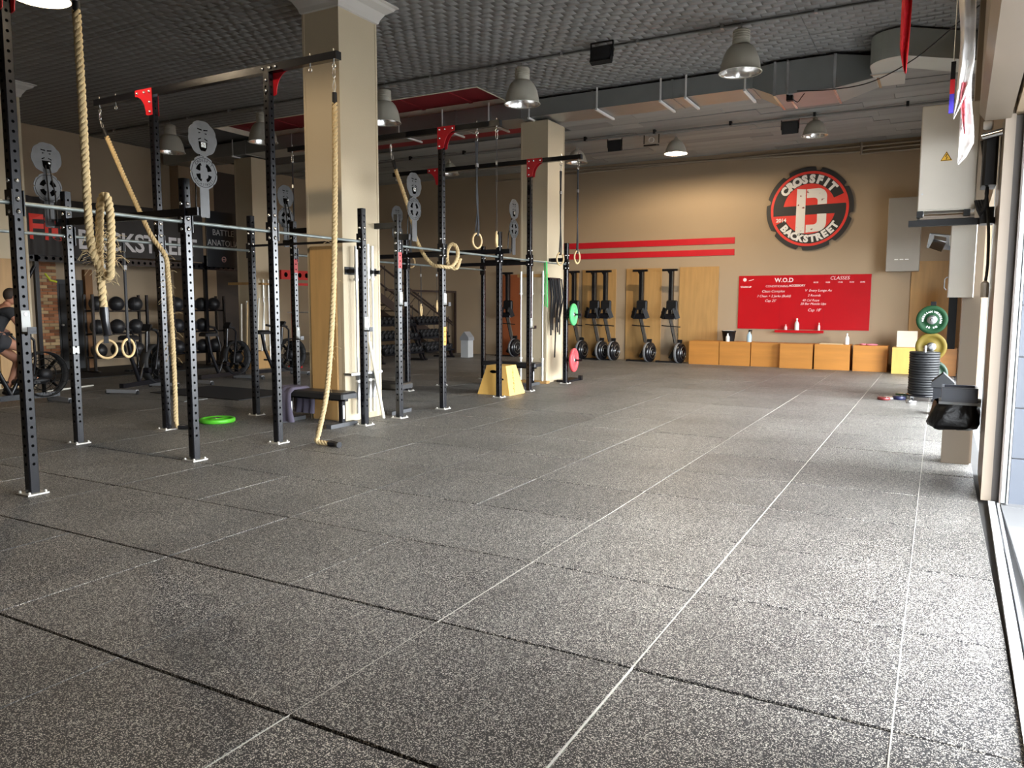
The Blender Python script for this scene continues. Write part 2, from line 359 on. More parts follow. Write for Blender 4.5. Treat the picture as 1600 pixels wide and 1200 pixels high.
# red recess with pale lining, and the red bay behind the duct
struct(MB().bb(-14.47, -7.5, 11.36, 12.64, 5.60, 5.66), 'recess_top', REDC, ce)
for k in range(6):
    struct(MB().bb(-14.2 + k * 1.15, -14.12 + k * 1.15, 11.38, 12.6, 5.585, 5.60), 'recess_rib', REDC, ce)
struct(MB().bb(-14.47, -7.5, 12.6, 12.64, 5.488, 5.60), 'recess_lining', mat('pale_lining', (0.75, 0.67, 0.53), .7, var=.2, scale=5), ce)
struct(MB().bb(-14.47, -7.5, 11.34, 11.38, 5.488, 5.60), 'recess_lining', MATS['pale_lining'], ce)
struct(MB().bb(-14.47, -14.43, 11.38, 12.6, 5.488, 5.60), 'recess_lining', MATS['pale_lining'], ce)
struct(MB().bb(-7.53, -7.5, 11.38, 12.6, 5.488, 5.60), 'recess_lining', MATS['pale_lining'], ce)
struct(MB().bb(-14.4, -7.48, 13.2, 15.0, 5.486, 5.51), 'red_ceiling_bay', REDC, ce)
for yb in (10.4,):                                          # shadow gap batten with conduit
    struct(MB().bb(XL, .6, yb, yb + .03, 5.47, 5.50), 'ceiling_batten', mat('batten_grey', (.12, .12, .12), .6), ce)
# columns
def column(name, x0, x1, y0, y1, top, crown, label):
    t = bpy.data.objects.new(name, None); COL.objects.link(t); t.location = ((x0 + x1) / 2, (y0 + y1) / 2, 0); WLOC[t.name] = tuple(t.location); t['kind'] = 'structure'; t['label'] = label
    MB().rbox(x0, x1, y0, y1, 0, top, .012).build('column_shaft', COLM, t)
    b = MB()
    for (x, y) in ((x1, y0), (x0, y0), (x1, y1), (x0, y1)): b.bb(x - .02, x + .02, y - .02, y + .02, 0, top - .03)
    b = MB().bb(x1 - .03, x1 + .006, y0 - .006, y0 + .03, 0, top - .02).bb(x1 - .03, x1 + .006, y1 - .03, y1 + .006, 0, top - .02).bb(x0 - .006, x0 + .03, y0 - .006, y0 + .03, 0, top - .02)
    b.build('corner_bead', COLM, t)
    if crown:
        m = MB(); prof = [(0.0, top - .02), (.025, top - .01), (.04, top + .04), (.09, top + .12), (.17, top + .17), (.19, top + .2), (.22, top + .21), (.22, 5.5)]
        vs = []
        for q, z in prof: vs += [(x0 - q, y0 - q, z), (x1 + q, y0 - q, z), (x1 + q, y1 + q, z), (x0 - q, y1 + q, z)]
        m.add(vs, [(k * 4 + i, k * 4 + (i + 1) % 4, k * 4 + 4 + (i + 1) % 4, k * 4 + 4 + i) for k in range(len(prof) - 1) for i in range(4)]).build('crown_moulding', CROWN, t)
    return t
C1 = column('pillar_1', -7.30, -6.70, 6.72, 7.46, 5.27, True, 'beige pillar with crown moulding between the two training rigs')
C2 = column('pillar_2', -7.28, -6.70, 12.64, 13.38, 5.10, False, 'beige pillar under the air duct, barbells hung on it')
C3 = column('pillar_3', -15.3, -14.72, 12.64, 13.3, 5.10, False, 'beige pillar beside the black banner at the dim end')
C4 = column('pillar_4', -15.3, -14.72, 6.6, 7.25, 5.27, True, 'beige pillar behind the rider with plywood at its foot')
for y0 in (12.7,): struct(MB().bb(XL, XL + .35, y0, y0 + 1.1, 0, ZC), 'wall_pier', WALL)
struct(MB().bb(XL, XL + .12, 13.9, 14.85, 0, 5.2), 'wall_recess_panel', mat('dark_brown_board', (.05, .035, .025), .7))
# duct
dt = bpy.data.objects.new('air_duct', None); COL.objects.link(dt); dt.location = (-8, 12.8, 5.12); WLOC['air_duct'] = (-8, 12.8, 5.12)
tag(dt, 'long rectangular galvanised air duct under the ceiling with elbow by the door wall', 'air duct')
DY0, DY1, DZ0, DZ1 = 12.45, 13.18, 5.13, 5.44
x = -17.7
while x < -2.95:
    e = min(x + 1.5, -2.85); MB().bb(x + .004, e - .004, DY0, DY1, DZ0, DZ1).build('duct_section', GALV, dt)
    MB().bb(e - .02, e + .02, DY0 - .012, DY1 + .012, DZ0 - .012, DZ1 + .012).build('duct_flange', GALV, dt); x = e
def frustum(x0, a, x1, b):
    v = []
    for X, (y0, y1, z0, z1) in ((x0, a), (x1, b)): v += [(X, y0, z0), (X, y1, z0), (X, y1, z1), (X, y0, z1)]
    return MB().add(v, [(0, 1, 2, 3), (7, 6, 5, 4), (0, 4, 5, 1), (1, 5, 6, 2), (2, 6, 7, 3), (3, 7, 4, 0)])
A = (DY0, DY1, DZ0, DZ1); B = (DY0 - .15, DY1 + .1, 4.93, 5.44); Cc = (12.55, 13.15, 5.08, 5.4)
frustum(-2.83, A, -2.45, B).build('duct_reducer', GALV, dt)
frustum(-2.45, B, -1.55, B).build('fan_box', GALV, dt)
frustum(-1.55, B, -.95, Cc).build('duct_reducer', GALV, dt)
for xx in (-2.45, -2.25, -1.55): MB().bb(xx - .02, xx + .02, B[0] - .015, B[1] + .015, B[2] - .015, B[3] + .01).build('duct_flange', CHROME, dt)
MB().bb(-.97, -.93, 12.53, 13.17, 5.06, 5.42).build('duct_flange', CHROME, dt)
DUCTP = mat('pale_duct_sheet', (0.50, 0.53, 0.49), 0.45, .5, var=.06)
el = [(-.55, 11.55)] + [(-.62 - .40 * math.sin(a), 11.95 - .40 * math.cos(a)) for a in [math.pi / 2 * k / 8 for k in range(9)]] + [(-1.02, 13.12), (-.6, 13.12), (-.55, 12.2)]
MB().prism(el, lambda u, v, w: (u, v, w), 5.07, 5.46).build('duct_elbow', DUCTP, dt, recalc=True)
MB().prism([(-.55, 11.55), (-.55, 12.2), (.44, 13.1), (.44, 12.35)], lambda u, v, w: (u, v, w), 5.07, 5.46).build('duct_outlet', DUCTP, dt, recalc=True)
MB().bb(-.575, -.535, 11.53, 12.22, 5.05, 5.48).build('duct_flange', CHROME, dt); MB().bb(-1.04, -.58, 12.3, 12.33, 5.05, 5.075).build('duct_flange', CHROME, dt)
for hx in (-15.1, -12.4, -10.1, -9.0, -7.9, -7.0, -5.6, -4.4, -3.95, -2.95):
    MB().bb(hx - .015, hx + .015, DY0 - .03, DY0 - .02, DZ0 - .02, 5.5).bb(hx - .02, hx + .02, DY0 - .06, DY1 + .08, DZ0 - .045, DZ0 - .012).bb(hx - .015, hx + .015, DY1 + .02, DY1 + .03, DZ0 - .02, 5.5).build('hanger', WHITE, dt)
# door wall: jamb post, shutter casing, rails, threshold
struct(shear(MB().bb(.435, .505, 6.10, 7.3, 0, 3.05)), 'trim_1', JAMB, label='beige metal jamb post of the open shutter door')
struct(shear(MB().bb(.505, .57, 6.12, 6.2, 0, 2.99).bb(.555, .568, 6.02, 6.12, 0, 2.99)), 'trim_2', mat('dark_rail_brown', (.07, .055, .045), .5), label='dark inner guide rail of the shutter door')
struct(shear(MB().bb(.572, .60, 6.08, 6.14, 0, 2.99).bb(.606, .618, 6.04, 6.14, 0, 2.99)), 'trim_8', GALV, label='galvanised vertical guide rail of the shutter door')
cs = [(.30, 2.97), (.47, 2.97), (.47, 4.2), (.26, 4.2), (.26, 3.03)]
struct(shear(MB().prism(cs, lambda u, v, w: (u, w, v), 6.12, -4.4)), 'trim_3', JAMB, label='beige boxed shutter casing above the open door')
struct(shear(MB().bb(.485, .53, -4.6, 6.05, -.02, .012).bb(.545, .56, -4.6, 6.05, -.02, .006)), 'trim_4', mat('white_metal_track', (.72, .72, .74), .35, .3), label='pale metal floor track of the shutter door')
struct(shear(MB().bb(.52, .56, 6.9, 6.96, 0, 3).bb(.60, .63, 7.2, 7.26, 0, 3).bb(.50, .54, 9.9, 10.0, 0, 3)), 'trim_5', GALV)
# outside
OUT = mat('outdoor_concrete', (.2, .2, .2), .8, var=.1, scale=.5)
og = struct(MB().bb(.52, 40, -30, 45, -.25, -.05), 'ground_outside', OUT)
PAV = mat('pale_paver', (.16, .16, .162), .6, var=.1, scale=3, obj_var=.12)
for i in range(4):
    for j in range(-1, 12):
        MB().bb(.575 + i * .6, 1.17 + i * .6, j * .6 - .6, j * .6 - .005, -.05, -.012 + random.uniform(0, .003)).build('paver', PAV, og)
struct(MB().bb(.70, 2.9, -6, 21, 3.35, 3.6), 'added_shade_slab', OUT, label='unseen concrete slab added outside the doors to shade floor and pavement')  # added overhang, out of view: keeps high skylight off floor and pavement
fp = struct(MB().bb(.63, 2.3, 6.15, 6.9, -.05, 5), 'wall_outside', mat('grout_grey', (.09, .09, .095), .8))
CLAD = mat('blue_grey_cladding', (.06, .068, .085), .4, var=.06, obj_var=.05)
for k in range(12):
    for i in range(2): MB().bb(.63 + i * .82, 1.44 + i * .82, 6.12, 6.15, k * .4 - .04, k * .4 + .35).build('cladding_tile', CLAD, fp)
# ---------------------------------------------------------------- training rigs
FX, RX, PW = -6.33, -8.22, 0.08
HOLE = mat('hole_black', (0.002, 0.002, 0.002), 1.0, var=0, spec=0.0)
BAREB = mat('zinc_bolt', (0.7, 0.7, 0.68), 0.25, 1.0, var=0.05)
umesh = {}
def upright_meshes(h):
    if h in umesh: return umesh[h]
    a = PW / 2
    post = MB(); c = .008
    pts = [(-a + c, -a), (a - c, -a), (a, -a + c), (a, a - c), (a - c, a), (-a + c, a), (-a, a - c), (-a, -a + c)]
    post.prism(pts, lambda u, v, w: (u, v, w), .012, h)
    pl = MB().bb(-.085, .085, -.085, .085, 0, .012)
    for sx in (-1, 1):
        for sy in (-1, 1): pl.lathe([(.013, 0), (.013, .014), (.0, .02)], (sx * .065, sy * .065, .012), n=8)
    ho = MB(); z = .25
    while z < h - .04:
        for f in (0, 1):
            ring = []
            for k in range(10):
                t = 2 * math.pi * k / 10; u, v = .0125 * math.cos(t), .0125 * math.sin(t)
                ring.append((a + .0008, u, z + v) if f else (u, -a - .0008, z + v))
            ho.add(ring, [tuple(range(10))])
        z += .075
    r = (post.mesh('upright_post'), pl.mesh('base_plate'), ho.mesh('peg_holes'))
    for me, m in zip(r, (BLACK, mat('worn_plate_steel', (.5, .48, .43), .55, .4, var=.3), HOLE)): me.materials.append(m)
    umesh[h] = r; return r
def upright(rig, x, y, h, bolts=()):
    me = upright_meshes(h); L = WLOC[rig.name]
    o = bpy.data.objects.new('upright_post', me[0]); COL.objects.link(o); o.parent = rig; o.location = (x - L[0], y - L[1], -L[2]); WLOC[o.name] = (x, y, 0)
    for k, nm in ((1, 'base_plate'), (2, 'peg_holes')):
        p = bpy.data.objects.new(nm, me[k]); COL.objects.link(p); p.parent = o
        if k == 2: p['kind'] = 'stuff'
    b = MB()
    for z in bolts:
        for fx, fy in ((PW / 2, 0), (0, -PW / 2)):
            b.lathe([(.017, 0), (.017, .01), (.011, .014), (0, .018)], (x + fx, y + fy, z), (1, 0, 0) if fx else (0, -1, 0), n=8)
    if b.v: q = b.build('bolt_heads', BAREB, o); q['kind'] = 'stuff'
    return o
def gusset(rig, x, y, side, sides=(-1, 1)):
    poly = [(-.04, .0), (.26, .0), (.26, -.075)] + [(.26 - .185 * math.sin(t), -.075 - .225 * (1 - math.cos(t))) for t in [math.pi / 2 * k / 8 for k in range(1, 9)]] + [(.04, -.31), (-.04, -.31)]
    for sy in sides:
        yy_ = y + sy * (PW / 2 + .001)
        p = MB().prism(poly, lambda u, v, w: (x + side * u, w, 4.078 + v), yy_, yy_ + sy * .006).build('gusset_plate', RED, rig, recalc=True)
        b = MB()
        for u, v in ((0, -.04), (.09, -.04), (.22, -.04), (0, -.16), (0, -.27)): b.lathe([(.016, 0), (.016, .01), (0, .016)], (x + side * u, yy_ + sy * .006, 4.078 + v), (0, sy, 0), n=8)
        b.build('bolt_heads', BAREB, p)['kind'] = 'stuff'
def beam(rig, y, x0=-9.3, x1=-5.35):
    o = MB().bb(x0, x1, y - .038, y + .038, 3.998, 4.074).build('top_beam', BLACK, rig)
    MB().bb(x0 - .004, x0, y - .04, y + .04, 3.996, 4.076).build('end_cap', DARK, o); MB().bb(x1, x1 + .004, y - .04, y + .04, 3.996, 4.076).build('end_cap', DARK, o)
    for xx in (x0 + .06, x0 + .38, x1 - .38, x1 - .06):
        MB().cyl((xx, y, 3.97), (xx, y, 4.11), .007, 6).torus((xx, y, 3.945), (0, 1, 0), .022, .006, 12, 6).build('eye_bolt', BAREB, o)
def bar(rig, x, y0, y1, z, r=.017):
    b = MB().cyl((x, y0 + .04, z), (x, y1 - .04, z), r, 12); o = b.build('pull_up_bar', CHALK, rig)
    for yy_ in (y0, y1):
        s = 1 if yy_ == y0 else -1
        MB().bb(x - .05, x + .05, yy_ + s * .04, yy_ + s * .048, z - .1, z + .1).build('bar_bracket', BLACK, o)
def cross(rig, y, z, x0, x1, h=.075, w=.06): MB().bb(x0, x1, y - w / 2, y + w / 2, z - h / 2, z + h / 2).build('cross_beam', BLACK, rig)
BZ = (2.36, 2.26, 2.5)
rigA = thing('pull_up_rig', 'black steel pull-up rig with climbing ropes, nearer the viewer than the crowned pillar', 'rig', (-7.3, 4.6, 0), group='pull-up rigs')
rigB = thing('pull_up_rig', 'black steel pull-up rig beyond the crowned pillar, gymnastic rings hang from it', 'rig', (-7.3, 10.0, 0), group='pull-up rigs')
for x, ys in ((FX, ((2.49, 4.1), (4.06, 2.74), (5.17, 4.0), (6.66, 2.74))), (RX, ((2.49, 4.0), (4.05, 2.74), (5.17, 4.0), (6.6, 2.74)))):
    for y, h in ys: upright(rigA, x, y, min(h, 3.998), BZ)
for x in (FX, RX):
    for y, h in ((7.39, 2.74), (8.45, 3.998), (10.12, 2.74), (11.2, 3.998), (12.75, 2.74)): upright(rigB, x, y, h, BZ)
for rg, ys in ((rigA, (2.49, 5.17)), (rigB, (8.45, 11.2))):
    for y in ys: beam(rg, y)
gusset(rigA, FX, 2.49, 1); gusset(rigA, RX, 2.49, -1); gusset(rigA, FX, 5.17, 1, (1,)); gusset(rigA, RX, 5.17, -1)
b = MB()
for u, v in ((-.05, -.04), (.06, -.04), (.14, -.04)): b.lathe([(.017, 0), (.017, .01), (0, .016)], (FX + u, 5.17 - .039, 4.078 + v), (0, -1, 0), n=8)
for v in (-.16, -.27): b.lathe([(.017, 0), (.017, .01), (0, .016)], (FX, 5.17 - .041, 4.078 + v), (0, -1, 0), n=8)
b.build('bolt_heads', BAREB, rigA)['kind'] = 'stuff'
for y in (8.45, 11.2): gusset(rigB, FX, y, 1); gusset(rigB, RX, y, -1)
for y0, y1 in ((0.9, 2.49), (2.49, 4.06), (4.06, 5.17), (5.17, 6.66)): bar(rigA, FX, y0, y1, 2.33); bar(rigA, RX, y0, min(y1, 6.6), 2.27)
for y0, y1 in ((7.39, 8.45), (8.45, 10.12), (10.12, 11.2), (11.2, 12.75)): bar(rigB, FX, y0, y1, 2.33); bar(rigB, RX, y0, y1, 2.26)
cross(rigA, 4.06, 2.42, -8.40, -6.12); cross(rigA, 6.63, 2.34, -8.2, -6.35, .03, .03)
cross(rigB, 7.39, 2.60, -8.2, -6.35); cross(rigB, 7.39, 2.44, -6.35, -6.12); cross(rigB, 7.39, 2.44, -8.4, -8.2); cross(rigB, 8.45, 2.27, -8.2, -6.35, .06)
cross(rigB, 10.12, 2.42, -8.4, -6.12); cross(rigB, 12.75, 2.42, -8.2, -6.35); cross(rigB, 11.2, 2.28, -8.2, -6.35, .06)
TAPE = mat('red_tape', (.55, .08, .08), .6); TAPO = mat('orange_tape', (.65, .3, .06), .6); TAPW = mat('white_tape', (.6, .6, .56), .6)
for rg, x, y, z0, z1, m in ((rigB, FX, 7.39, 2.03, 2.24, TAPE), (rigB, FX, 8.45, .95, 1.22, TAPO), (rigA, RX, 4.05, 1.0, 1.08, TAPW), (rigB, RX, 7.39, 2.0, 2.2, TAPE)):
    MB().bb(x + PW / 2 + .0002, x + PW / 2 + .0006, y - .036, y + .036, z0, z1).build('tape_band', m, rg)
# J-cups hooked on the uprights
def jcup(x, y, z, label):
    t = thing('j_cup', label, 'j-cup', (x + PW / 2, y, z), group='j-cups on the uprights')
    MB().bb(0, .012, -.034, .034, -.02, .15).build('back_plate', mat('pale_uhmw_plastic', (.42, .43, .41), .5), t, True)
    MB().bb(.0, .09, -.034, .034, -.035, -.018).bb(.08, .09, -.034, .034, -.02, .02).build('hook', BLACK, t, True)
    MB().cyl((.012, 0, .12), (.018, 0, .12), .012, 8).build('pin', BAREB, t, True)
jcup(FX, 2.49, 1.34, 'pale faced j-cup on the nearest upright in front of the seated rider')
jcup(FX, 6.66, 1.24, 'pale faced j-cup on the upright beside the crowned pillar')
jcup(FX, 7.39, 1.56, 'pale faced j-cup on the upright with red tape')
jcup(FX, 8.45, 1.56, 'pale faced j-cup on the tall upright with orange tape')
jcup(RX, 7.39, 1.06, 'pale faced j-cup on the back row upright above the purple towel')
jcup(FX, 11.2, 1.16, 'pale faced j-cup on the tall upright beside the wooden trapezoid box')
# laser-cut steel target signs
SIGN = mat('brushed_sign_steel', (.06, .06, .06), .42, .45, var=.35, scale=8)
def lobed(R, n, d, N=96, ph=0.0, notch=False):
    out = []
    for k in range(N):
        t = 2 * math.pi * k / N; r = R * (1 - d + d * abs(math.cos(n * t / 2 + ph)) ** .5)
        if notch: r = R * (1 if (t * n / (2 * math.pi)) % 1 > .16 else .93)
        out.append((r * math.cos(t), r * math.sin(t)))
    return out
def sign_proto():
    t = thing('target_sign', '', 'sign', (0, 0, 0), group='steel target signs on the rigs')
    F = lambda cz: (lambda u, v, w: (w, u, cz + v))
    MB().prism(lobed(.165, 9, .07, ph=.4), F(.70), 0, .005).build('top_disc', SIGN, t, True, True)
    d = MB().prism(lobed(.155, 8, .0, notch=True), F(.385), 0, .005).build('logo_disc', SIGN, t, True, True)
    MB().prism([(-.052, -.02), (-.045, -.035), (.045, -.035), (.052, -.02), (.052, .28), (-.052, .28)], F(0), 0, .005).build('handle_plate', SIGN, t, True, True)
    b = MB(); G = F(.70)
    def cut(bb_, poly, G): bb_.prism(poly, G, .0052, .0062); bb_.prism(poly, G, -.0012, -.0002)
    for s in (-1, 1):
        cut(b, [(s * .01, .083), (s * .058, .088), (s * .058, .077), (s * .01, .070)], G)
        cut(b, [(s * .018, .05), (s * .046, .055), (s * .043, .040)], G)
        cut(b, [(s * .02, .005), (s * .055, -.01), (s * .05, -.02), (s * .018, -.004)], G)
    cut(b, [(-.05, -.03), (.05, -.03), (.042, -.09), (.025, -.115), (-.025, -.115), (-.042, -.09)], G)
    b.build('cut_out', HOLE, t, True)
    c = MB(); G = F(.385)
    def ringseg(r0_, r1_, a0, a1, n=14):
        p = [(r1_ * math.cos(a0 + (a1 - a0) * k / n), r1_ * math.sin(a0 + (a1 - a0) * k / n)) for k in range(n + 1)]
        return p + [(r0_ * math.cos(a1 - (a1 - a0) * k / n), r0_ * math.sin(a1 - (a1 - a0) * k / n)) for k in range(n + 1)]
    cut(c, ringseg(.134, .138, 0.02, math.pi - .02, 24), G); cut(c, ringseg(.134, .138, math.pi + .02, 2 * math.pi - .02, 24), G)
    for a0, a1 in ((.25, 1.2), (1.95, 2.9), (3.4, 4.35), (5.1, 6.0)): cut(c, [(0.4 * 0, 0)] and ringseg(.045, .092, a0, a1, 8), G)
    arc_text(c, 'CROSSFIT', .036, .113, math.pi / 2, lambda u, v, w: (.0056 + w * .2, u, .385 + v), .24, ext=.001)
    arc_text(c, 'BACKSTREET', .03, .113, -math.pi / 2, lambda u, v, w: (.0056 + w * .2, u, .385 + v), .21, inner=True, ext=.001)
    c.build('cut_out', HOLE, d, True)
    e = MB(); put_text(e, text('B', .16, .006, .001), lambda u, v, w: (.0066 + w * .2, u, .33 + v)); e.bb(.0056, .0068, -.135, .135, .372, .392)
    e.build('letter_b', SIGN, d, True)
    MB().cyl((-.05, 0, .64), (.012, 0, .64), .012, 8).bb(.005, .014, -.028, .028, .617, .663).build('bolt', BAREB, t, True)
    MB().tube([(-.01, -.02, .62), (-.09, -.02, .3), (-.10, -.02, .02)], .008, 6).tube([(-.01, .02, .62), (-.05, .03, .3), (-.06, .03, .02)], .008, 6).build('strut', BLACK, t, True)
    return t
sg = sign_proto(); sg.location = (-6.11, 4.11, 2.40); sg['label'] = 'round steel target sign above the nearer rig, against the black banner'
dup(sg, (-6.11, 7.47, 2.42), 0, 'round steel target sign beside the crowned pillar, rope passing behind it')
dup(sg, (-6.11, 10.22, 2.40), 0, 'round steel target sign between the two pairs of hanging rings')
dup(sg, (-8.41, 3.98, 2.40), math.pi, 'round steel target sign seen from behind above the striped grey banner')
dup(sg, (-8.41, 7.45, 2.42), math.pi, 'pale round steel target sign at the back row before the red rack')
dup(sg, (-8.41, 10.12, 2.42), math.pi, 'faint round steel target sign at the back row above the dumbbell racks')
# ---------------------------------------------------------------- ropes
def smooth_path(pts, step=.012):
    P = [Vector(p) for p in pts]; out = []
    for i in range(len(P) - 1):
        p0 = P[max(i - 1, 0)]; p1 = P[i]; p2 = P[i + 1]; p3 = P[min(i + 2, len(P) - 1)]; n = max(2, int((p2 - p1).length / step))
        for k in range(n):
            t = k / n; out.append(.5 * ((2 * p1) + (p2 - p0) * t + (2 * p0 - 5 * p1 + 4 * p2 - p3) * t * t + (3 * p1 - p0 - 3 * p2 + p3) * t ** 3))
    out.append(P[-1]); return out
def rope_mesh(pts, r=.03, pitch=.13, step=.016, n=6):
    C = smooth_path(pts, step); m = len(C); b = MB(); ph = 0.0
    x, y = frame((C[1] - C[0]).normalized()); st = [[], [], []]
    for i in range(m):
        t = (C[min(i + 1, m - 1)] - C[max(i - 1, 0)]).normalized(); x = (x - t * x.dot(t)).normalized(); y = t.cross(x)
        if i: ph += (C[i] - C[i - 1]).length / pitch * 2 * math.pi
        for k in range(3):
            a = ph + k * 2 * math.pi / 3; st[k].append(C[i] + x * (r * .48 * math.cos(a)) + y * (r * .48 * math.sin(a)))
    for k in range(3): b.tube(st[k], r * .56, n)
    return b, C
def frays(b, C, zr, n, L=.12, r=.0016):
    idx = [i for i in range(1, len(C) - 1) if zr(C[i])]
    for _ in range(n):
        p = C[random.choice(idx)]; d = Vector((random.uniform(-1, 1), random.uniform(-1, 1), random.uniform(-.8, .6))).normalized(); l = random.uniform(.4, 1) * L
        q = p + d * .026; b.tube([q, q + d * l * .5 + Vector((0, 0, .01)), q + d * l + Vector((0, 0, -.25 * l))], r, 4)
def carabiner(t, x, y, z):
    MB().tube([(x + .016 * math.sin(a) * (1.0), y, z - .055 + .055 * math.cos(a)) for a in [2 * math.pi * k / 14 for k in range(14)]], .005, 6, True).build('carabiner', CHROME, t)
def rope(label, top, pts, end=None, fr=None, frn=0, thimble=True):
    t = thing('climbing_rope', label, 'climbing rope', (top[0], top[1], min(p[2] for p in pts)), group='climbing ropes')
    carabiner(t, top[0], top[1], top[2] - .01)
    a = Vector(pts[0]); tp = Vector((top[0], top[1], top[2] - .12))
    dirn = (a - tp).normalized(); s = Vector((0, 1, 0)).cross(dirn).normalized()
    MB().tube([tp, tp + dirn * .08 + s * .02, tp + dirn * .16, ], .005, 6).tube([tp, tp + dirn * .08 - s * .02, tp + dirn * .16], .005, 6).build('wire_eye', STEEL, t)
    MB().cyl(tp + dirn * .14, a + dirn * .03, .026, 10).build('top_sleeve', DARK, t)
    b, C = rope_mesh(pts)
    b.build('rope_body', ROPE, t)
    if fr: f = MB(); frays(f, C, fr, frn); f.build('loose_fibres', ROPE, t)['kind'] = 'stuff'
    if end:
        E_ = smooth_path(end, .04); MB().tube(E_, [.031 + .003 * math.sin(i * 1.7) for i in range(len(E_))], 10).build('taped_end', mat('black_tape', (.012, .012, .014), .28), t)
    return t
rope('thick manila rope folded back on itself with frayed fibres, nearest the viewer', (-5.41, 2.49, 3.94),
     [(-5.41, 2.49, 3.62), (-5.40, 2.49, 3.0), (-5.40, 2.49, 2.3), (-5.39, 2.50, 1.95), (-5.36, 2.55, 1.78), (-5.31, 2.57, 1.74), (-5.27, 2.56, 1.82), (-5.25, 2.56, 2.0), (-5.26, 2.57, 2.2), (-5.31, 2.58, 2.33), (-5.36, 2.57, 2.30), (-5.38, 2.56, 2.1), (-5.385, 2.55, 1.85), (-5.37, 2.55, 1.6), (-5.36, 2.55, 1.5)],
     [(-5.36, 2.55, 1.52), (-5.355, 2.55, 1.42), (-5.33, 2.55, 1.31)], lambda p: 1.68 < p.z < 2.12, 120)
rope('manila rope slung sideways over the back bar and hanging down to the floor', (-9.24, 5.17, 3.94),
     [(-9.08, 5.14, 3.60), (-8.65, 5.08, 3.0), (-8.25, 5.03, 2.47), (-8.18, 5.06, 2.32), (-8.08, 5.14, 2.12), (-8.07, 5.16, 1.9), (-8.06, 5.17, 1.5), (-8.06, 5.18, 1.0), (-8.07, 5.19, .5), (-8.09, 5.2, .1), (-8.07, 5.22, .04)],
     [(-8.08, 5.22, .04), (-8.0, 5.27, .034), (-7.92, 5.3, .034)], lambda p: .9 < p.z < 2.2, 60)
rope('long manila rope hanging before the crowned pillar, end curled on the floor', (-5.41, 5.17, 3.94),
     [(-5.41, 5.17, 3.58), (-5.42, 5.17, 3.0), (-5.44, 5.17, 2.4), (-5.47, 5.17, 1.8), (-5.52, 5.18, 1.3), (-5.59, 5.2, .85), (-5.68, 5.23, .5), (-5.83, 5.27, .12), (-5.85, 5.27, .05), (-5.79, 5.28, .033), (-5.69, 5.29, .033)],
     [(-5.7, 5.29, .033), (-5.62, 5.3, .033), (-5.53, 5.27, .033)], lambda p: .6 < p.z < 2.2, 16)
rope('manila rope looped and tied around the bar at the tall upright with orange tape', (-7.24, 8.45, 3.94),
     [(-7.15, 8.44, 3.55), (-7.0, 8.43, 3.2), (-6.85, 8.42, 2.8), (-6.75, 8.40, 2.5), (-6.6, 8.38, 2.27), (-6.45, 8.37, 2.13), (-6.3, 8.36, 2.1), (-6.2, 8.5, 2.1), (-6.17, 8.62, 2.25), (-6.2, 8.62, 2.4), (-6.27, 8.58, 2.42), (-6.31, 8.55, 2.28), (-6.28, 8.55, 2.12), (-6.18, 8.6, 2.08), (-6.14, 8.64, 2.22)], None)
# ---------------------------------------------------------------- gymnastic rings
STRAP = mat('black_webbing', (.022, .022, .024), .75, var=.2, bump=.2, bscale=200)
def ring(label, x, y, ztop, zring, rz=0.0, w=.038, wander=.0, carab=True):
    t = thing('gymnastic_ring', label, 'gymnastic ring', (x, y, zring - .118), rz, group='gymnastic rings')
    z0 = -(zring - .118)
    if carab:
        MB().tube([(.015 * math.sin(a), 0, ztop + z0 - .05 + .055 * math.cos(a)) for a in [2 * math.pi * k / 14 for k in range(14)]], .005, 6, True).build('carabiner', CHROME, t, True)
    MB().torus((0, 0, .118), (1, 0, 0), .103, .015, 28, 8).build('ring_hoop', WOOD, t, True)
    n = 12; zt = ztop + z0 - (.10 if carab else 0); zb = .225; b = MB()
    for sgn in (-1, 1):
        b.ribbon([(.006 * sgn + wander * .4 * math.sin(k * .9 + sgn), wander * math.sin(k * 2 * math.pi / n + sgn), zb + (zt - zb) * k / n) for k in range(n + 1)], w, (0, 1, 0))
    b.bb(-.02, .02, -w / 2, w / 2, zb - .04, zb + .01).build('strap', STRAP, t, True)
    MB().bb(-.012, .012, -w / 2 - .006, w / 2 + .006, zb + (zt - zb) * .72, zb + (zt - zb) * .72 + .05).build('buckle', STEEL, t, True)
    return t
ring('wooden gymnastic ring on the beam beyond the crowned pillar, nearer its red gusset', -5.73, 8.45, 3.93, 2.45, -.1, wander=.02)
ring('wooden gymnastic ring seen edge-on at the beam end beyond the crowned pillar', -5.41, 8.45, 3.93, 2.46, .45, wander=.012)
ring('wooden gymnastic ring hanging before the far pillar', -5.73, 11.2, 3.93, 2.34, -.15, wander=.012)
ring('wooden gymnastic ring at the end of the farthest beam before the red wall stripes', -5.41, 11.2, 3.93, 2.36, -.03, wander=.008)
ring('wooden gymnastic ring on the outer end of the second beam, left of the crowned pillar', -9.24, 8.45, 3.93, 2.28, .5)
ring('wooden gymnastic ring behind the looped rope on the far rig', -8.92, 11.2, 3.93, 2.36, -.2)
ring('low wooden gymnastic ring seen full face before the medicine ball rack', RX, 4.43, 2.25, 1.03, -.55, w=.05, carab=False)
ring('low wooden gymnastic ring turned half sideways before the medicine ball rack', RX, 4.70, 2.25, 1.03, .3, w=.035, carab=False)
ring('wooden gymnastic ring seen edge-on before the middle of the dumbbell racks', RX, 10.55, 2.24, 1.45, .5, carab=False)
ring('wooden gymnastic ring seen edge-on by the tall back upright before the dumbbell racks', RX, 11.06, 2.24, 1.52, .55, carab=False)
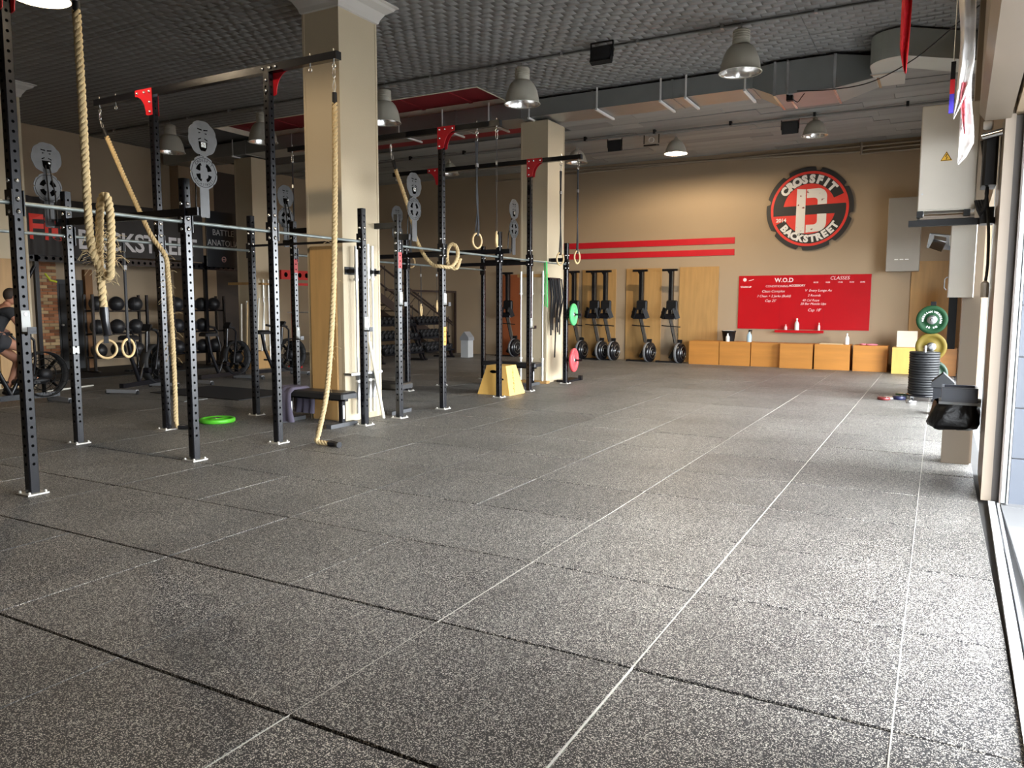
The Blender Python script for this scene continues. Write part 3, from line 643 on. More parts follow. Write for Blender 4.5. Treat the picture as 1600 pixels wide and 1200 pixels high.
# ---------------------------------------------------------------- far wall: gear logo sign
YW = 19.8
def wallfn(cx, cz, s, y): return lambda u, v, w: (cx + u * s, y - w, cz + v * s)
lg = thing('gear_logo_sign', 'large round gear-shaped black and red gym logo sign on the far wall', 'sign', (-2.92, YW, 2.93))
LR = 1.03; cz = 3.96; cxl = -2.92
LBLK = mat('sign_charcoal', (.022, .021, .02), .55); LRED = mat('sign_coral_red', (.78, .045, .03), .5); LWHT = mat('sign_white', (.88, .87, .84), .5, var=.06)
def worn_white():
    m = bpy.data.materials.new('sign_worn_white'); m.use_nodes = True; n = m.node_tree.nodes; l = m.node_tree.links; b = n['Principled BSDF']
    tc = n.new('ShaderNodeTexCoord'); z = n.new('ShaderNodeTexNoise'); z.inputs['Scale'].default_value = 11; z.inputs['Detail'].default_value = 6; l.new(tc.outputs['Object'], z.inputs['Vector'])
    r = n.new('ShaderNodeMapRange'); r.inputs['From Min'].default_value = .66; r.inputs['From Max'].default_value = .70; l.new(z.outputs['Fac'], r.inputs['Value'])
    c = n.new('ShaderNodeMix'); c.data_type = 'RGBA'; c.inputs['A'].default_value = (.82, .79, .74, 1); c.inputs['B'].default_value = (.25, .05, .04, 1); l.new(r.outputs['Result'], c.inputs['Factor']); l.new(c.outputs['Result'], b.inputs['Base Color']); b.inputs['Roughness'].default_value = .55
    return m
G = wallfn(cxl, cz, LR, YW)
cog = []
for k in range(160):
    t = 2 * math.pi * k / 160; q = (t * 8 / (2 * math.pi) + .33) % 1; cog.append(((1 if q > .13 else .925) * math.cos(t), (1 if q > .13 else .925) * math.sin(t)))
MB().prism(cog, G, .012, .045).build('gear_plate', LBLK, lg, recalc=True)
def ann(r0, r1, a0, a1, n=40):
    p = [(r1 * math.cos(a0 + (a1 - a0) * k / n), r1 * math.sin(a0 + (a1 - a0) * k / n)) for k in range(n + 1)]
    return p + [(r0 * math.cos(a1 - (a1 - a0) * k / n), r0 * math.sin(a1 - (a1 - a0) * k / n)) for k in range(n + 1)]
b = MB(); b.prism(ann(.835, .895, 0, math.pi, 40), G, .045, .05); b.prism(ann(.835, .895, math.pi, 2 * math.pi, 40), G, .045, .05)
b.build('red_ring', LRED, lg, recalc=True)
disc = [(.835 * math.cos(2 * math.pi * k / 64), .835 * math.sin(2 * math.pi * k / 64)) for k in range(64)]
MB().prism(disc, G, .045, .047).build('red_disc', LRED, lg, recalc=True)
b = MB(); D_ = math.radians
b.prism(ann(.60, .835, D_(23), D_(186)), G, .047, .051); b.prism(ann(.60, .835, D_(188), D_(355)), G, .047, .051) if 0 else b.prism(ann(.60, .835, D_(205), D_(366)), G, .047, .051)
b.prism([(-.83, .07), (.82, .10), (.82, -.13), (-.83, -.15)], G, .0471, .0512)
b.build('black_band', LBLK, lg, recalc=True)
WW = worn_white()
bo = MB(); bo.prism([(-.29, .49), (-.085, .47), (-.085, -.58), (-.30, -.58)], G, .0512, .055)
def dshape(s, top):
    if top: return [(-.06, .47), (.2, .48)] + [(.2 + .2 * math.sin(t), .28 + .2 * math.cos(t)) for t in [math.pi / 2 * k / 6 for k in range(7)]] + [(.40, .10), (.19, .09), (.19, .18)] + [(.11 + .08 * math.cos(t), .18 + .08 * math.sin(t)) for t in [math.pi / 2 * k / 4 for k in range(5)]] + [(-.06, .26)]
    return [(-.06, -.57), (.2, -.55)] + [(.2 + .2 * math.sin(t), -.35 - .2 * math.cos(t)) for t in [math.pi / 2 * k / 6 for k in range(7)]] + [(.40, -.13), (.19, -.13), (.19, -.30)] + [(.11 + .08 * math.cos(t), -.30 - .08 * math.sin(t)) for t in [math.pi / 2 * k / 4 for k in range(5)]] + [(-.06, -.38)]
bo.prism(dshape(1, True), G, .0512, .054); bo.prism(dshape(1, False), G, .0512, .054)
bo.build('letter_b', WW, lg, recalc=True)
tf = lambda u, v, w: (cxl + u, YW - .0535 - w, cz + v)
tb = MB(); arc_text(tb, 'CROSSFIT', .265, .715 * LR, D_(93), tf, .245, off=.018)
tb.build('arc_lettering', LWHT, lg); tb = MB(); arc_text(tb, 'BACKSTREET', .235, .715 * LR, D_(-88), tf, .205, inner=True, off=.014)
tb.build('arc_lettering', LWHT, lg); tb = MB(); put_text(tb, text('2014', .125, .004), lambda u, v, w: (cxl - .66 + u, YW - .0535 - w, cz - .30 + v))
tb.build('year_lettering', LWHT, lg)
# red wall stripes
for z0, z1, lb in ((3.17, 3.335, 'upper red stripe board along the far wall'), (2.87, 3.03, 'lower red stripe board along the far wall')):
    solo(MB().bb(-9.9, -4.74, YW - .02, YW, z0, z1), 'wall_stripe', RED, lb, 'stripe board', 'red stripe boards on the far wall')
# red workout board
bd = thing('workout_board', 'wide red workout board with white handwriting on the far wall', 'board', (-3.0, YW, .94))
BRED = mat('gloss_red_board', (.46, .002, .008), .3, var=.1, scale=1.2)
MB().bb(-4.59, -1.42, YW - .03, YW, .94, 2.32).build('panel', BRED, bd)
for xx in (-3.54, -2.48): MB().bb(xx - .002, xx + .002, YW - .0312, YW - .03, .94, 2.32).build('panel_joint', mat('joint_dark_red', (.25, .002, .006), .5), bd)
WB = mat('board_marker_white', (.80, .66, .66), .6, var=.05)
def wr_(s, u, v, size, **k):
    X = -4.59 + (u - 1155) / 206 * 3.16; Z = 2.31 - (v - 430) / 84 * 1.37
    wt = MB(); put_text(wt, text(s, size, k.get('off', .0), .0008, k.get('sh', 0)), lambda x, y, z: (X + x, YW - .0312 - z, Z + y)); wt.build('board_writing', WB, bd)
wr_('W.O.D', 1229, 440, .15, off=.004); wr_('CLASSES', 1315, 437, .12, off=.0, sh=.2)
for s, u in (('08:30', 1279), ('10:00', 1297), ('17:30', 1316), ('18:30', 1333), ('20:00', 1349)): wr_(s, u, 442, .05, off=.001)
wr_('WARM-UP', 1167, 448.5, .06, off=.002); wr_('CONDITIONING', 1218, 448, .075); wr_('ACCESSORY', 1250, 447, .07, off=.002)
wr_('Clean Complex', 1212, 456, .09, sh=.3); wr_('3 Clean + 2 Jerks (Build)', 1213, 463.5, .085, sh=.3); wr_("Cap 25'", 1208, 471, .09, sh=.3)
wr_('V  Every Lunge Au', 1283, 455, .085, sh=.3); wr_('2 Rounds', 1277, 462.5, .08, sh=.3); wr_('40 Cal Rope', 1272, 470, .08, sh=.3); wr_('20 Bar Muscle Ups', 1276, 475.5, .08, sh=.3); wr_("Cap 18'", 1278, 485.5, .10, sh=.3)
lgm = MB(); a0 = (-4.44, 2.215)
lgm.prism([(a0[0] + .055 * (1 if k % 2 == 0 else .72) * math.cos(2 * math.pi * k / 14), a0[1] + .055 * (1 if k % 2 == 0 else .72) * math.sin(2 * math.pi * k / 14)) for k in range(14)], lambda u, v, w: (u, w, v), YW - .032, YW - .0305)
lgm.prism([(-4.34, 2.20), (-4.28, 2.21), (-4.21, 2.235), (-4.21, 2.22), (-4.27, 2.195), (-4.34, 2.185)], lambda u, v, w: (u, w, v), YW - .032, YW - .0305).build('board_emblem', WB, bd, recalc=True)
sh = solo(MB().bb(-3.62, -2.44, YW - .16, YW - .031, .875, .90).bb(-3.62, -2.44, YW - .17, YW - .16, .86, .925), 'marker_shelf', BRED, 'narrow red marker shelf under the workout board', 'shelf')
def bottle(name, x, y, z, h, r, m, label, cap=None, nozzle=False, group=None):
    t = thing(name, label, 'bottle', (x, y, z), group=group)
    MB().lathe([(r * .92, 0), (r, h * .04), (r, h * .55), (r * .75, h * .68), (r * .35, h * .78), (r * .35, h * .86)], n=14).build('body', m, t, True)
    MB().lathe([(r * .42, h * .86), (r * .42, h * .97), (r * .2, h)], n=10).build('cap', cap or m, t, True)
    if nozzle: MB().bb(-r * .3, r * 1.1, -r * .25, r * .25, h * .92, h * 1.02).bb(r * .75, r * 1.0, -r * .15, r * .15, h * .72, h * .92).build('spray_trigger', cap or m, t, True)
    return t
CLEARP = mat('clear_plastic', (.72, .74, .76), .15, var=.05); MILK = mat('milky_plastic', (.78, .79, .80), .35, var=.04); BLUE = mat('pale_blue_liquid', (.45, .62, .75), .2)
bottle('water_bottle', -3.36, 19.70, .90, .17, .04, mat('pinkish_clear', (.75, .45, .45), .2), 'short pinkish bottle on the red marker shelf')
bottle('water_bottle', -3.09, 19.70, .90, .33, .055, CLEARP, 'tall clear bottle on the red marker shelf', WHITE)
bottle('squeeze_bottle', -2.56, 19.70, .90, .22, .028, WHITE, 'slim white squeeze bottle at the end of the red marker shelf')
for k, (xx, mm) in enumerate(((-3.2, WHITE), (-2.95, DARK), (-2.82, WHITE), (-2.72, RED))):
    solo(MB().cyl((xx - .05, 19.69, .908), (xx + .05, 19.70, .908), .008, 6), 'board_marker', mm, ['white marker beside the tall clear bottle on the red shelf', 'black marker in the middle of the red marker shelf', 'short white marker near the slim squeeze bottle', 'red marker next to the slim squeeze bottle'][k], 'marker', 'board markers on the shelf')
# plywood sheets against the wall
REDPLY = mat('reddish_plywood', (.30, .085, .03), .45, var=.25, scale=2, stretch=(4, 4, .6))
for x0, x1, z1, m, lb in ((-11.75, -11.0, 2.46, REDPLY, 'reddish plywood sheet against the far wall behind the barbells'), (-9.72, -9.2, 2.53, PLY, 'tall plywood sheet half hidden by the rig upright with coloured plates'),
                      (-9.08, -8.03, 2.56, PLY, 'tall plywood sheet behind the two rowers that stand close together'), (-7.73, -6.69, 2.57, PLY, 'scuffed tall plywood sheet behind a single upright rower'),
                      (-6.19, -5.12, 2.58, PLY, 'clean tall plywood sheet next to the row of orange boxes'), (-.56, .42, 2.6, PLY, 'tall plywood sheet behind the green and yellow plates')):
    solo(MB().rbox(x0, x1, YW - .04, YW - .015, 0, z1, .004), 'plywood_sheet', m, lb, 'plywood sheet', 'plywood sheets on the far wall')
# upright rowing machines
def rower_proto():
    t = thing('rowing_machine', '', 'rowing machine', (0, 0, 0), group='rowing machines standing on end')
    MB().bb(-.065, .06, -.045, .04, 1.28, 2.5).build('monorail', BLACK, t, True)
    MB().bb(.02, .05, -.05, -.045, 1.3, 2.45).build('rail_strip', STEEL, t, True)
    MB().bb(-.26, .16, -.04, .04, 2.46, 2.52).add([(-.12, -.02, 2.46), (-.045, -.02, 2.34), (-.045, .02, 2.34), (-.12, .02, 2.46), (-.045, -.02, 2.46), (-.045, .02, 2.46)], [(0, 1, 4), (3, 5, 2), (0, 3, 2, 1)]).build('rear_leg', BLACK, t, True)
    MB().rbox(-.10, .20, -.14, -.03, 1.42, 1.68, .03).build('seat', DARK, t, True)
    for s in (-1, 1):
        f = MB(); Rm = Matrix.Rotation(s * .45, 3, 'Z'); f.box((s * .17, -.10, 1.33), (.12, .05, .30), Rm @ Matrix.Rotation(-.35 * s, 3, 'Y')); f.box((s * .17, -.14, 1.36), (.13, .02, .05), Rm).build('footrest', DARK, t, True)
    MB().rbox(-.16, .16, -.12, .02, 1.17, 1.32, .03).build('foot_bracket', BLACK, t, True)
    MB().box((.10, -.05, .86), (.075, .06, .70), Matrix.Rotation(-.235, 3, 'Y')).build('front_rail', STEEL, t, True)
    MB().box((.055, -.05, .86), (.022, .075, .70), Matrix.Rotation(-.235, 3, 'Y')).build('rail_side', BLACK, t, True)
    MB().tube([(-.22, -.1, 1.0), (-.05, -.12, .985), (.1, -.12, .98), (.3, -.1, .965)], .014, 8).build('handle', DARK, t, True)
    w = MB(); w.lathe([(.05, -.09), (.22, -.09), (.265, -.06), (.265, .06), (.22, .09), (.05, .09)], (.30, -.10, .27), (1, -.15, 0), 28); w.build('flywheel_housing', BLACK, t, True)
    MB().lathe([(.266, -.035), (.271, -.03), (.271, .03), (.266, .035)], (.27, -.095, .27), (1, -.15, 0), 28).build('grey_band', GREY, t, True)
    MB().torus((.40, -.115, .27), (1, -.15, 0), .17, .008, 24, 6).torus((.40, -.115, .27), (1, -.15, 0), .08, .006, 20, 6).build('fan_guard', STEEL, t, True)
    MB().box((.13, -.08, .30), (.09, .08, .42), Matrix.Rotation(.5, 3, 'Y')).bb(-.32, .36, -.12, -.06, .0, .04).bb(-.36, -.28, -.16, -.02, .0, .05).build('front_leg', DARK, t, True)
    MB().box((.28, -.06, .58), (.12, .06, .09)).build('monitor', DARK, t, True)
    return t
rp = rower_proto(); RWL = ['upright rowing machine before the reddish plywood, seen past the barbells', 'upright rowing machine half hidden behind the green plate', 'first of the two upright rowing machines standing close together', 'second of the two upright rowing machines, on the side of the single rower', 'single upright rowing machine before the scuffed plywood sheet', 'upright rowing machine nearest the row of orange boxes']
for k, xx in enumerate((-11.33, -9.15, -8.52, -8.18, -7.12, -6.28)):
    if k == 0: rp.location = (xx, 19.35, 0); rp['label'] = RWL[0]
    else: dup(rp, (xx, 19.35, 0), random.uniform(-.04, .04), RWL[k])
solo(MB().lathe([(.035, 0), (.05, .03), (.055, .06), (.035, .10), (0, .115)], (-6.82, 19.28, .06), n=12).cyl((-6.82, 19.28, 0), (-6.82, 19.28, .07), .02, 8), 'door_stop', MILK, 'small white ball on a stand beside the last rowing machine', 'ball')
# orange plywood boxes
BXL = ['first orange plywood box, next to the rowing machines, nothing standing on it', 'second orange plywood box carrying the black bucket and a white bottle', 'third orange plywood box with a capped spray bottle at its edge', 'fourth orange plywood box, pulled forward, split in its face',
       'fifth orange plywood box carrying a flat board and a milky jug', 'sixth orange plywood box with a pink cloth on top', 'bright yellow plywood box before the leaning white board', 'orange plywood box at the end, behind the stacked black plates']
for k, (x0, x1, y0, h, m) in enumerate(((-5.69, -4.90, 19.1, .615, PLYB), (-4.885, -4.11, 19.1, .615, PLYB), (-4.09, -3.36, 19.13, .605, PLYB), (-3.36, -2.59, 18.98, .61, PLYB), (-2.55, -1.75, 18.98, .615, PLYB), (-1.68, -.94, 18.95, .61, PLYB), (-.83, -.33, 18.62, .60, PLYY), (-.30, .46, 18.6, .6, PLYB))):
    t = thing('plyo_box', BXL[k], 'plyo box', ((x0 + x1) / 2, y0 + .3, 0), group='plywood boxes along the far wall')
    y1 = y0 + .58
    MB().bb(x0 + .003, x1 - .003, y0, y0 + .019, 0, h - .0195).build('front_panel', m, t); MB().bb(x0, x1, y0, y1, h - .019, h).build('top_panel', m, t)
    MB().bb(x0, x0 + .019, y0 + .02, y1 - .02, 0, h - .0195).build('side_panel', m, t); MB().bb(x1 - .019, x1, y0 + .02, y1 - .02, 0, h - .0195).build('side_panel', m, t); MB().bb(x0 + .003, x1 - .003, y1 - .019, y1, 0, h - .0195).build('back_panel', m, t)
t = thing('bucket', 'black plastic bucket on the second orange box', 'bucket', (-4.72, 19.38, .615))
MB().lathe([(.14, 0), (.175, .25), (.185, .255), (.185, .275), (.172, .275), (.14, .02)], n=22).build('body', DARK, t, True)
MB().tube([(.18 * math.cos(a), -.02, .26 + .02 * math.sin(a)) for a in [math.pi * k / 10 for k in range(11)]], .006, 6).build('handle', WHITE, t, True)
bottle('spray_bottle', -4.70, 19.18, .615, .21, .05, WHITE, 'white bottle standing before the black bucket')
bottle('spray_bottle', -4.17, 19.25, .615, .30, .062, BLUE, 'pale blue bottle with a dark spray head on the boxes', DARK, True)
bottle('jug', -1.85, 19.2, .615, .27, .052, MILK, 'milky plastic jug on the fifth orange box')
solo(MB().bb(-2.45, -1.92, 19.05, 19.4, .6155, .635), 'board_offcut', mat('pale_wood', (.62, .5, .3), .6), 'flat pale board lying on the fifth orange box', 'board')
pk = MB()
for k in range(9): pk.sph((-1.38 + random.uniform(-.16, .16), 19.15 + random.uniform(-.06, .06), .63), (random.uniform(.06, .12), .07, .022), 10, 5)
solo(pk, 'pink_cloth', mat('pink_fabric', (.72, .22, .28), .85), 'crumpled pink cloth on the sixth orange box', 'cloth')
solo(MB().box((-.55, 18.98, .785), (.42, .02, .37), Matrix.Rotation(-.12, 3, 'X')), 'white_board', mat('cream_card', (.75, .68, .55), .6), 'cream board leaning on top of the bright yellow box', 'board')
ck = MB()
for k in range(10): ck.sph((.26 + random.uniform(-.13, .14), 18.75 + random.uniform(-.08, .08), .645 + random.uniform(0, .05)), (random.uniform(.05, .1), .08, random.uniform(.03, .05)), 10, 6)
solo(ck, 'blue_white_cloth', mat('pale_blue_fabric', (.55, .62, .75), .85, var=.3, scale=20), 'crumpled pale blue and white cloth on the end box', 'cloth')
# grey wall cabinet and pipes on the far wall
t = thing('wall_cabinet', 'grey metal wall cabinet with vent slots beside the gear logo', 'cabinet', (-.75, 19.5, 2.36))
CAB = mat('grey_cabinet_paint', (.30, .275, .24), .45, var=.05)
MB().rbox(-1.10, -.40, 19.35, YW - .012, 2.36, 4.06, .01).build('body', CAB, t)
for k in range(3): MB().bb(-.92 + k * .11, -.84 + k * .11, 19.343, 19.35, 2.62, 2.64).build('vent_slot', WHITE, t)
PIPE = mat('painted_pipe', (.29, .235, .17), .5, var=.06)
solo(MB().tube([(-9.9, YW - .05, 5.43), (-5.6, YW - .05, 5.36), (-1.8, YW - .05, 5.25)], .03, 8).bb(-9.9, -9.86, YW - .09, YW, 5.38, 5.46), 'wall_pipe', PIPE, 'lower taupe painted pipe running along the top of the far wall', 'pipe', 'pipes along the far wall')
solo(MB().cyl((-12, YW - .05, 5.30), (-1.75, YW - .05, 5.385), .025, 8), 'wall_pipe', PIPE, 'upper taupe painted pipe running along the top of the far wall', 'pipe', 'pipes along the far wall')
t = thing('pipe_manifold', 'taupe pipe manifold with three branches above the gear logo', 'pipe', (-1.2, YW, 5.2))
MB().cyl((-1.78, YW - .06, 5.18), (-1.78, YW - .06, 5.49), .03, 8).build('riser', PIPE, t)
for k in range(3): MB().cyl((-1.78, YW - .06, 5.2 + k * .09), (.4, YW - .06, 5.22 + k * .09), .025, 8).build('branch', PIPE, t)
# ---------------------------------------------------------------- crowned pillar: plywood, barbells, benches
solo(MB().rbox(-7.24, -6.80, 6.685, 6.715, 0.02, 2.30, .004), 'plywood_sheet', PLY, 'tall plywood sheet fixed to the crowned pillar behind the bench', 'plywood sheet')
def barbell(label, x, y, z0=.08, L=2.2, group='barbells stored upright', tilt=None):
    t = thing('barbell', label, 'barbell', (x, y, z0), group=group)
    MB().cyl((0, 0, .43), (0, 0, L - .43), .014, 10).build('shaft', STEEL, t, True)
    for s, (a, b) in (('sleeve', (0, .42)), ('sleeve', (L - .42, L))): MB().cyl((0, 0, a), (0, 0, b), .025, 12).build(s, BARM, t, True)
    for a in (.42, L - .45): MB().cyl((0, 0, a), (0, 0, a + .03), .037, 12).build('collar', BARM, t, True)
    return t
BARM = mat('bright_sleeve_steel', (.72, .71, .66), .35, .55, var=.05)
for k, (y, h) in enumerate(((6.88, 2.20), (7.12, 2.24), (7.21, 2.22))):
    barbell(['barbell standing alone nearest the viewer on the crowned pillar', 'middle barbell of the three on the crowned pillar, paired closely', 'barbell farthest from the viewer on the crowned pillar'][k], -6.62, y, .10, h)
t = thing('barbell_wall_rack', 'steel upright barbell holder screwed to the crowned pillar', 'barbell rack', (-6.68, 7.05, .3))
MB().bb(-6.70, -6.685, 6.74, 7.38, 1.93, 2.03).build('upper_rail', DARK, t); MB().bb(-6.70, -6.57, 6.7, 7.33, .62, .65).build('lower_rail', STEEL, t)
for y in (6.79, 6.96, 7.165, 7.29): MB().bb(-6.69, -6.56, y - .012, y + .012, 1.95, 2.0).build('prong', DARK, t)
for y in (6.88, 7.12, 7.21, 6.98): MB().lathe([(.032, 0), (.032, .34), (.029, .34), (.029, .01)], (-6.62, y, .29), n=12).build('tube_cup', STEEL, t)
solo(MB().cyl((-6.58, 7.08, 1.05), (-6.50, 7.26, .0), .022, 10), 'pvc_pipe', mat('cream_pvc', (.78, .74, .62), .4), 'cream pvc pipe leaning low against the crowned pillar', 'pipe')
def bench(label, x, y, rz, L=1.18):
    t = thing('flat_bench', label, 'bench', (x, y, 0), rz, group='flat black benches')
    MB().rbox(-L / 2, L / 2, -.15, .15, .365, .445, .02).build('pad', mat('black_vinyl', (.014, .014, .015), .38, var=.2), t, True)
    MB().bb(-L / 2 + .06, L / 2 - .06, -.03, .03, .325, .365).build('spine', BLACK, t, True)
    for s in (-1, 1):
        xx = s * (L / 2 - .14); l = MB().bb(xx - .03, xx + .03, -.03, .03, .04, .335).build('leg', BLACK, t, True)
        MB().bb(xx + .0302, xx + .0308, -.014, .014, .10, .27).build('leg_sticker', WHITE, l, True)
        MB().bb(xx - .04, xx + .04, -.25, .25, 0, .05).build('foot', mat('dark_grey_steel', (.05, .052, .055), .5), t, True)
    return t
bench('black flat bench before the crowned pillar with a purple towel over it', -6.95, 6.42, 0.0)
bench('black flat bench half hidden behind the crowned pillar', -7.05, 7.72, 0.06)
bench('black flat bench behind the wooden trapezoid box', -7.18, 12.1, 0.0)
tw = MB(); cols = []
for i in range(15):
    u = -1 + 2 * i / 14; row = []
    for j in range(10):
        xx = -7.50 + .32 * j / 9; fold = .018 * math.sin(j * 2.1 + i * .15) * abs(u); 
        if abs(u) < .35: y_, z_ = 6.42 + u / .35 * .17, .455 + .018 * math.sin(j * 1.9)
        else:
            q = (abs(u) - .35) / .65; y_, z_ = 6.42 + (1 if u > 0 else -1) * (.175 + .02 * math.sin(q * 4) + abs(fold) * 2.2), .455 - q * (.43 if u < 0 else .36)
        row.append((xx + .05 * q * (j / 9 - .5) if abs(u) >= .35 else xx, y_, max(z_, .006)))
    cols.append(row)
vs = [p for r in cols for p in r] + [(p[0], p[1], p[2] + .008) if abs(-1 + 2 * i / 14) < .35 else (p[0], p[1] + (.008 if i > 7 else -.008), p[2]) for i, r in enumerate(cols) for p in r]
fs = []; N_ = 150
for i in range(14):
    for j in range(9):
        a = i * 10 + j; fs += [(a, a + 1, a + 11, a + 10), (N_ + a, N_ + a + 10, N_ + a + 11, N_ + a + 1)]
for i in range(14): fs += [(i * 10, i * 10 + 10, N_ + i * 10 + 10, N_ + i * 10), (i * 10 + 9, N_ + i * 10 + 9, N_ + i * 10 + 19, i * 10 + 19)]
tw.add(vs, fs, True)
solo(tw, 'towel', mat('grey_purple_terry', (.10, .088, .125), .95, var=.12, bump=.4, bscale=160), 'grey purple towel draped over the end of the bench', 'towel')
# ---------------------------------------------------------------- far pillar: barbells, bands
for k, x in enumerate((-7.23, -6.985, -6.745)):
    barbell(['first barbell on the far pillar, farthest from the black bands', 'middle one of three barbells on the far pillar', 'barbell on the far pillar nearest the black bands'][k], x, 12.56, .05, 2.15)
t = thing('barbell_wall_rack', 'two wooden rails holding three barbells to the far pillar', 'barbell rack', (-6.98, 12.6, 0))
MB().bb(-7.33, -6.66, 12.59, 12.635, 2.09, 2.15).build('upper_rail', PLY, t); MB().bb(-7.36, -6.62, 12.5, 12.635, 0, .05).build('lower_rail', PLY, t)
t = thing('resistance_bands', 'cluster of black resistance bands hung on the side of the far pillar', 'resistance band', (-6.66, 12.9, .5))
MB().bb(-6.70, -6.62, 12.62, 13.1, 2.03, 2.08).build('hook_rail', BLACK, t)
for k in range(9):
    y = 12.66 + k * .052; zb = (.95, 1.15, 1.05, 1.3, .5, 1.1, 1.0, 1.2, .95)[k]; w_ = (.05, .06, .04, .07, .035, .05, .045, .06, .04)[k]
    MB().ribbon([(-6.63 + .02 * (k % 3), y, 2.06), (-6.61 + .03 * (k % 3), y + .02, 1.7), (-6.615, y + .03 * math.sin(k * 2), 1.3), (-6.62, y + .02 * math.cos(k), zb)], w_, (0, 1, .05 * math.sin(k * 3)), .014).build('band', RUBBER, t)
t = thing('exercise_band', 'bright green resistance band looped over the far pull-up bar', 'resistance band', (FX, 11.86, 1.5))
MB().ribbon([(FX + .024, 11.87, 1.5), (FX + .022, 11.86, 2.0), (FX + .02, 11.84, 2.33), (FX, 11.84, 2.355), (FX - .02, 11.84, 2.33), (FX - .022, 11.86, 2.0), (FX - .024, 11.875, 1.52)], .055, (0, 1, 0), .004).build('band', mat('green_latex', (.04, .36, .09), .5), t)
# wooden trapezoid box
t = thing('trapezoid_box', 'pale wooden trapezoid plyo box with black script on its side', 'plyo box', (-6.62, 10.62, 0))
TB = mat('pale_birch_ply', (.72, .43, .115), .45, var=.18, scale=3, stretch=(4, 4, .7))
bx0, bx1, by0, by1, tx, ty, th_ = -6.90, -6.26, 10.36, 10.92, .13, .10, .50
def trap(q0, q1): return q0
V = {}
def P_(sx, sy, top): return ((bx0 + tx * top if sx < 0 else bx1 - tx * top), (by0 + ty * top if sy < 0 else by1 - ty * top), th_ * top)
for nm, a, bq in (('front_panel', (-1, -1), (1, -1)), ('side_panel', (1, -1), (1, 1)), ('back_panel', (1, 1), (-1, 1)), ('side_panel', (-1, 1), (-1, -1))):
    p = [P_(*a, 0), P_(*bq, 0), P_(*bq, 1), P_(*a, 1)]; nrm = (Vector(p[1]) - Vector(p[0])).cross(Vector(p[3]) - Vector(p[0])).normalized() * .018
    MB().add(p + [tuple(Vector(q) - nrm) for q in p], [(0, 1, 2, 3), (7, 6, 5, 4), (0, 4, 5, 1), (1, 5, 6, 2), (2, 6, 7, 3), (3, 7, 4, 0)]).build(nm, TB, t)
MB().bb(bx0 + tx, bx1 - tx, by0 + ty, by1 - ty, th_ - .018, th_ + .001).build('top_panel', TB, t)
hs = MB()
hs.prism([(.07 * math.cos(a), .028 * math.sin(a)) for a in [2 * math.pi * k / 16 for k in range(16)]], lambda u, v, w: (-6.62 + u, by0 + .074 + w, .395 + v), -.004, .0); hs.prism([(.025 * math.cos(a), .02 * math.sin(a)) for a in [2 * math.pi * k / 12 for k in range(12)]], lambda u, v, w: (-6.43 + u, by0 + .055 + w, .27 + v), -.004, .0)
hs.build('hand_hole', HOLE, t)
sc = MB(); nx = Vector((th_, 0, tx)).normalized(); upv = Vector((-tx, 0, th_)).normalized(); rnd = random.Random(3)
for k in range(9):                                          # brushed script running up the side, too worn to read
    q = .06 + k * .047; base_ = Vector((bx1, 10.56 + k * .012, 0)) + upv * q + nx * .002
    sc.tube([base_ + Vector((0, rnd.uniform(-.03, .03), 0)) + upv * (m_ * .012 - .016) for m_ in range(4)], .0028, 5)
    if k % 2: sc.tube([base_ + Vector((0, .02 * math.cos(a), 0)) + upv * (.016 * math.sin(a)) for a in [2 * math.pi * z / 8 for z in range(7)]], .0026, 5)
sc.build('script_marks', HOLE, t)['kind'] = 'stuff'
# plates on the far upright, storage foot
def plate(label, c, ax, m, R=.225, th=.06, group='bumper plates', hub=None, lt=None):
    t = thing('bumper_plate', label, 'bumper plate', tuple(c), group=group)
    ax = Vector(ax).normalized()
    MB().lathe([(.03, -th / 2), (.09, -th / 2), (.10, -th / 2 + .012), (.165, -th / 2 + .012), (.175, -th / 2), (R - .012, -th / 2), (R, -th / 2 + .012), (R, th / 2 - .012), (R - .012, th / 2), (.175, th / 2), (.165, th / 2 - .012), (.10, th / 2 - .012), (.09, th / 2), (.03, th / 2)], (0, 0, 0), ax, 36).build('disc', m, t, True)
    MB().lathe([(.026, -th / 2 - .004), (.075 if hub else .05, -th / 2 - .004), (.075 if hub else .05, th / 2 + .004), (.026, th / 2 + .004), (.026, -th / 2 - .004)], (0, 0, 0), ax, 24).build('hub', STEEL, t, True)
    MB().cyl(-ax * (th / 2 + .001), ax * (th / 2 + .001), .0255, 14).build('bore', HOLE, t, True)
    if lt:
        x, y = Vector((1, 0, 0)), Vector((0, 0, 1))
        for s, mid, inn in lt: b = MB(); arc_text(b, s, .042, .133, mid, lambda u, v, w: tuple(-ax * (th / 2 - .011) + x * u + y * v - ax * w), .26, inner=inn, off=.001); b.build('lettering', WHITE, t, True)
    return t
GRN = mat('green_rubber', (.005, .034, .011), .6, var=.12, spec=.2); GRN2 = mat('bright_green_rubber', (.09, .50, .16), .5); PNK = mat('coral_red_rubber', (.62, .07, .08), .5); YEL = mat('mustard_rubber', (.11, .078, .009), .6, spec=.25); LIME = mat('lime_green_rubber', (.10, .55, .03), .45)
plate('bright green bumper plate on the upright next to the black bands', (-6.22, 12.86, 1.36), (1, .1, 0), GRN2, .215, .05)
plate('coral red bumper plate low on the upright next to the black bands', (-6.22, 12.90, .46), (1, .1, 0), PNK, .235, .06)
for z in (1.36, .46): solo(MB().cyl((-6.29, 12.86 if z > 1 else 12.9, z), (-6.05, 12.87 if z > 1 else 12.91, z), .02, 10).bb(-6.37, -6.288, 12.792, 12.93, z - .03, z + .03), 'plate_peg', BLACK, 'black peg carrying the %s plate' % ('bright green' if z > 1 else 'coral red'), 'peg')
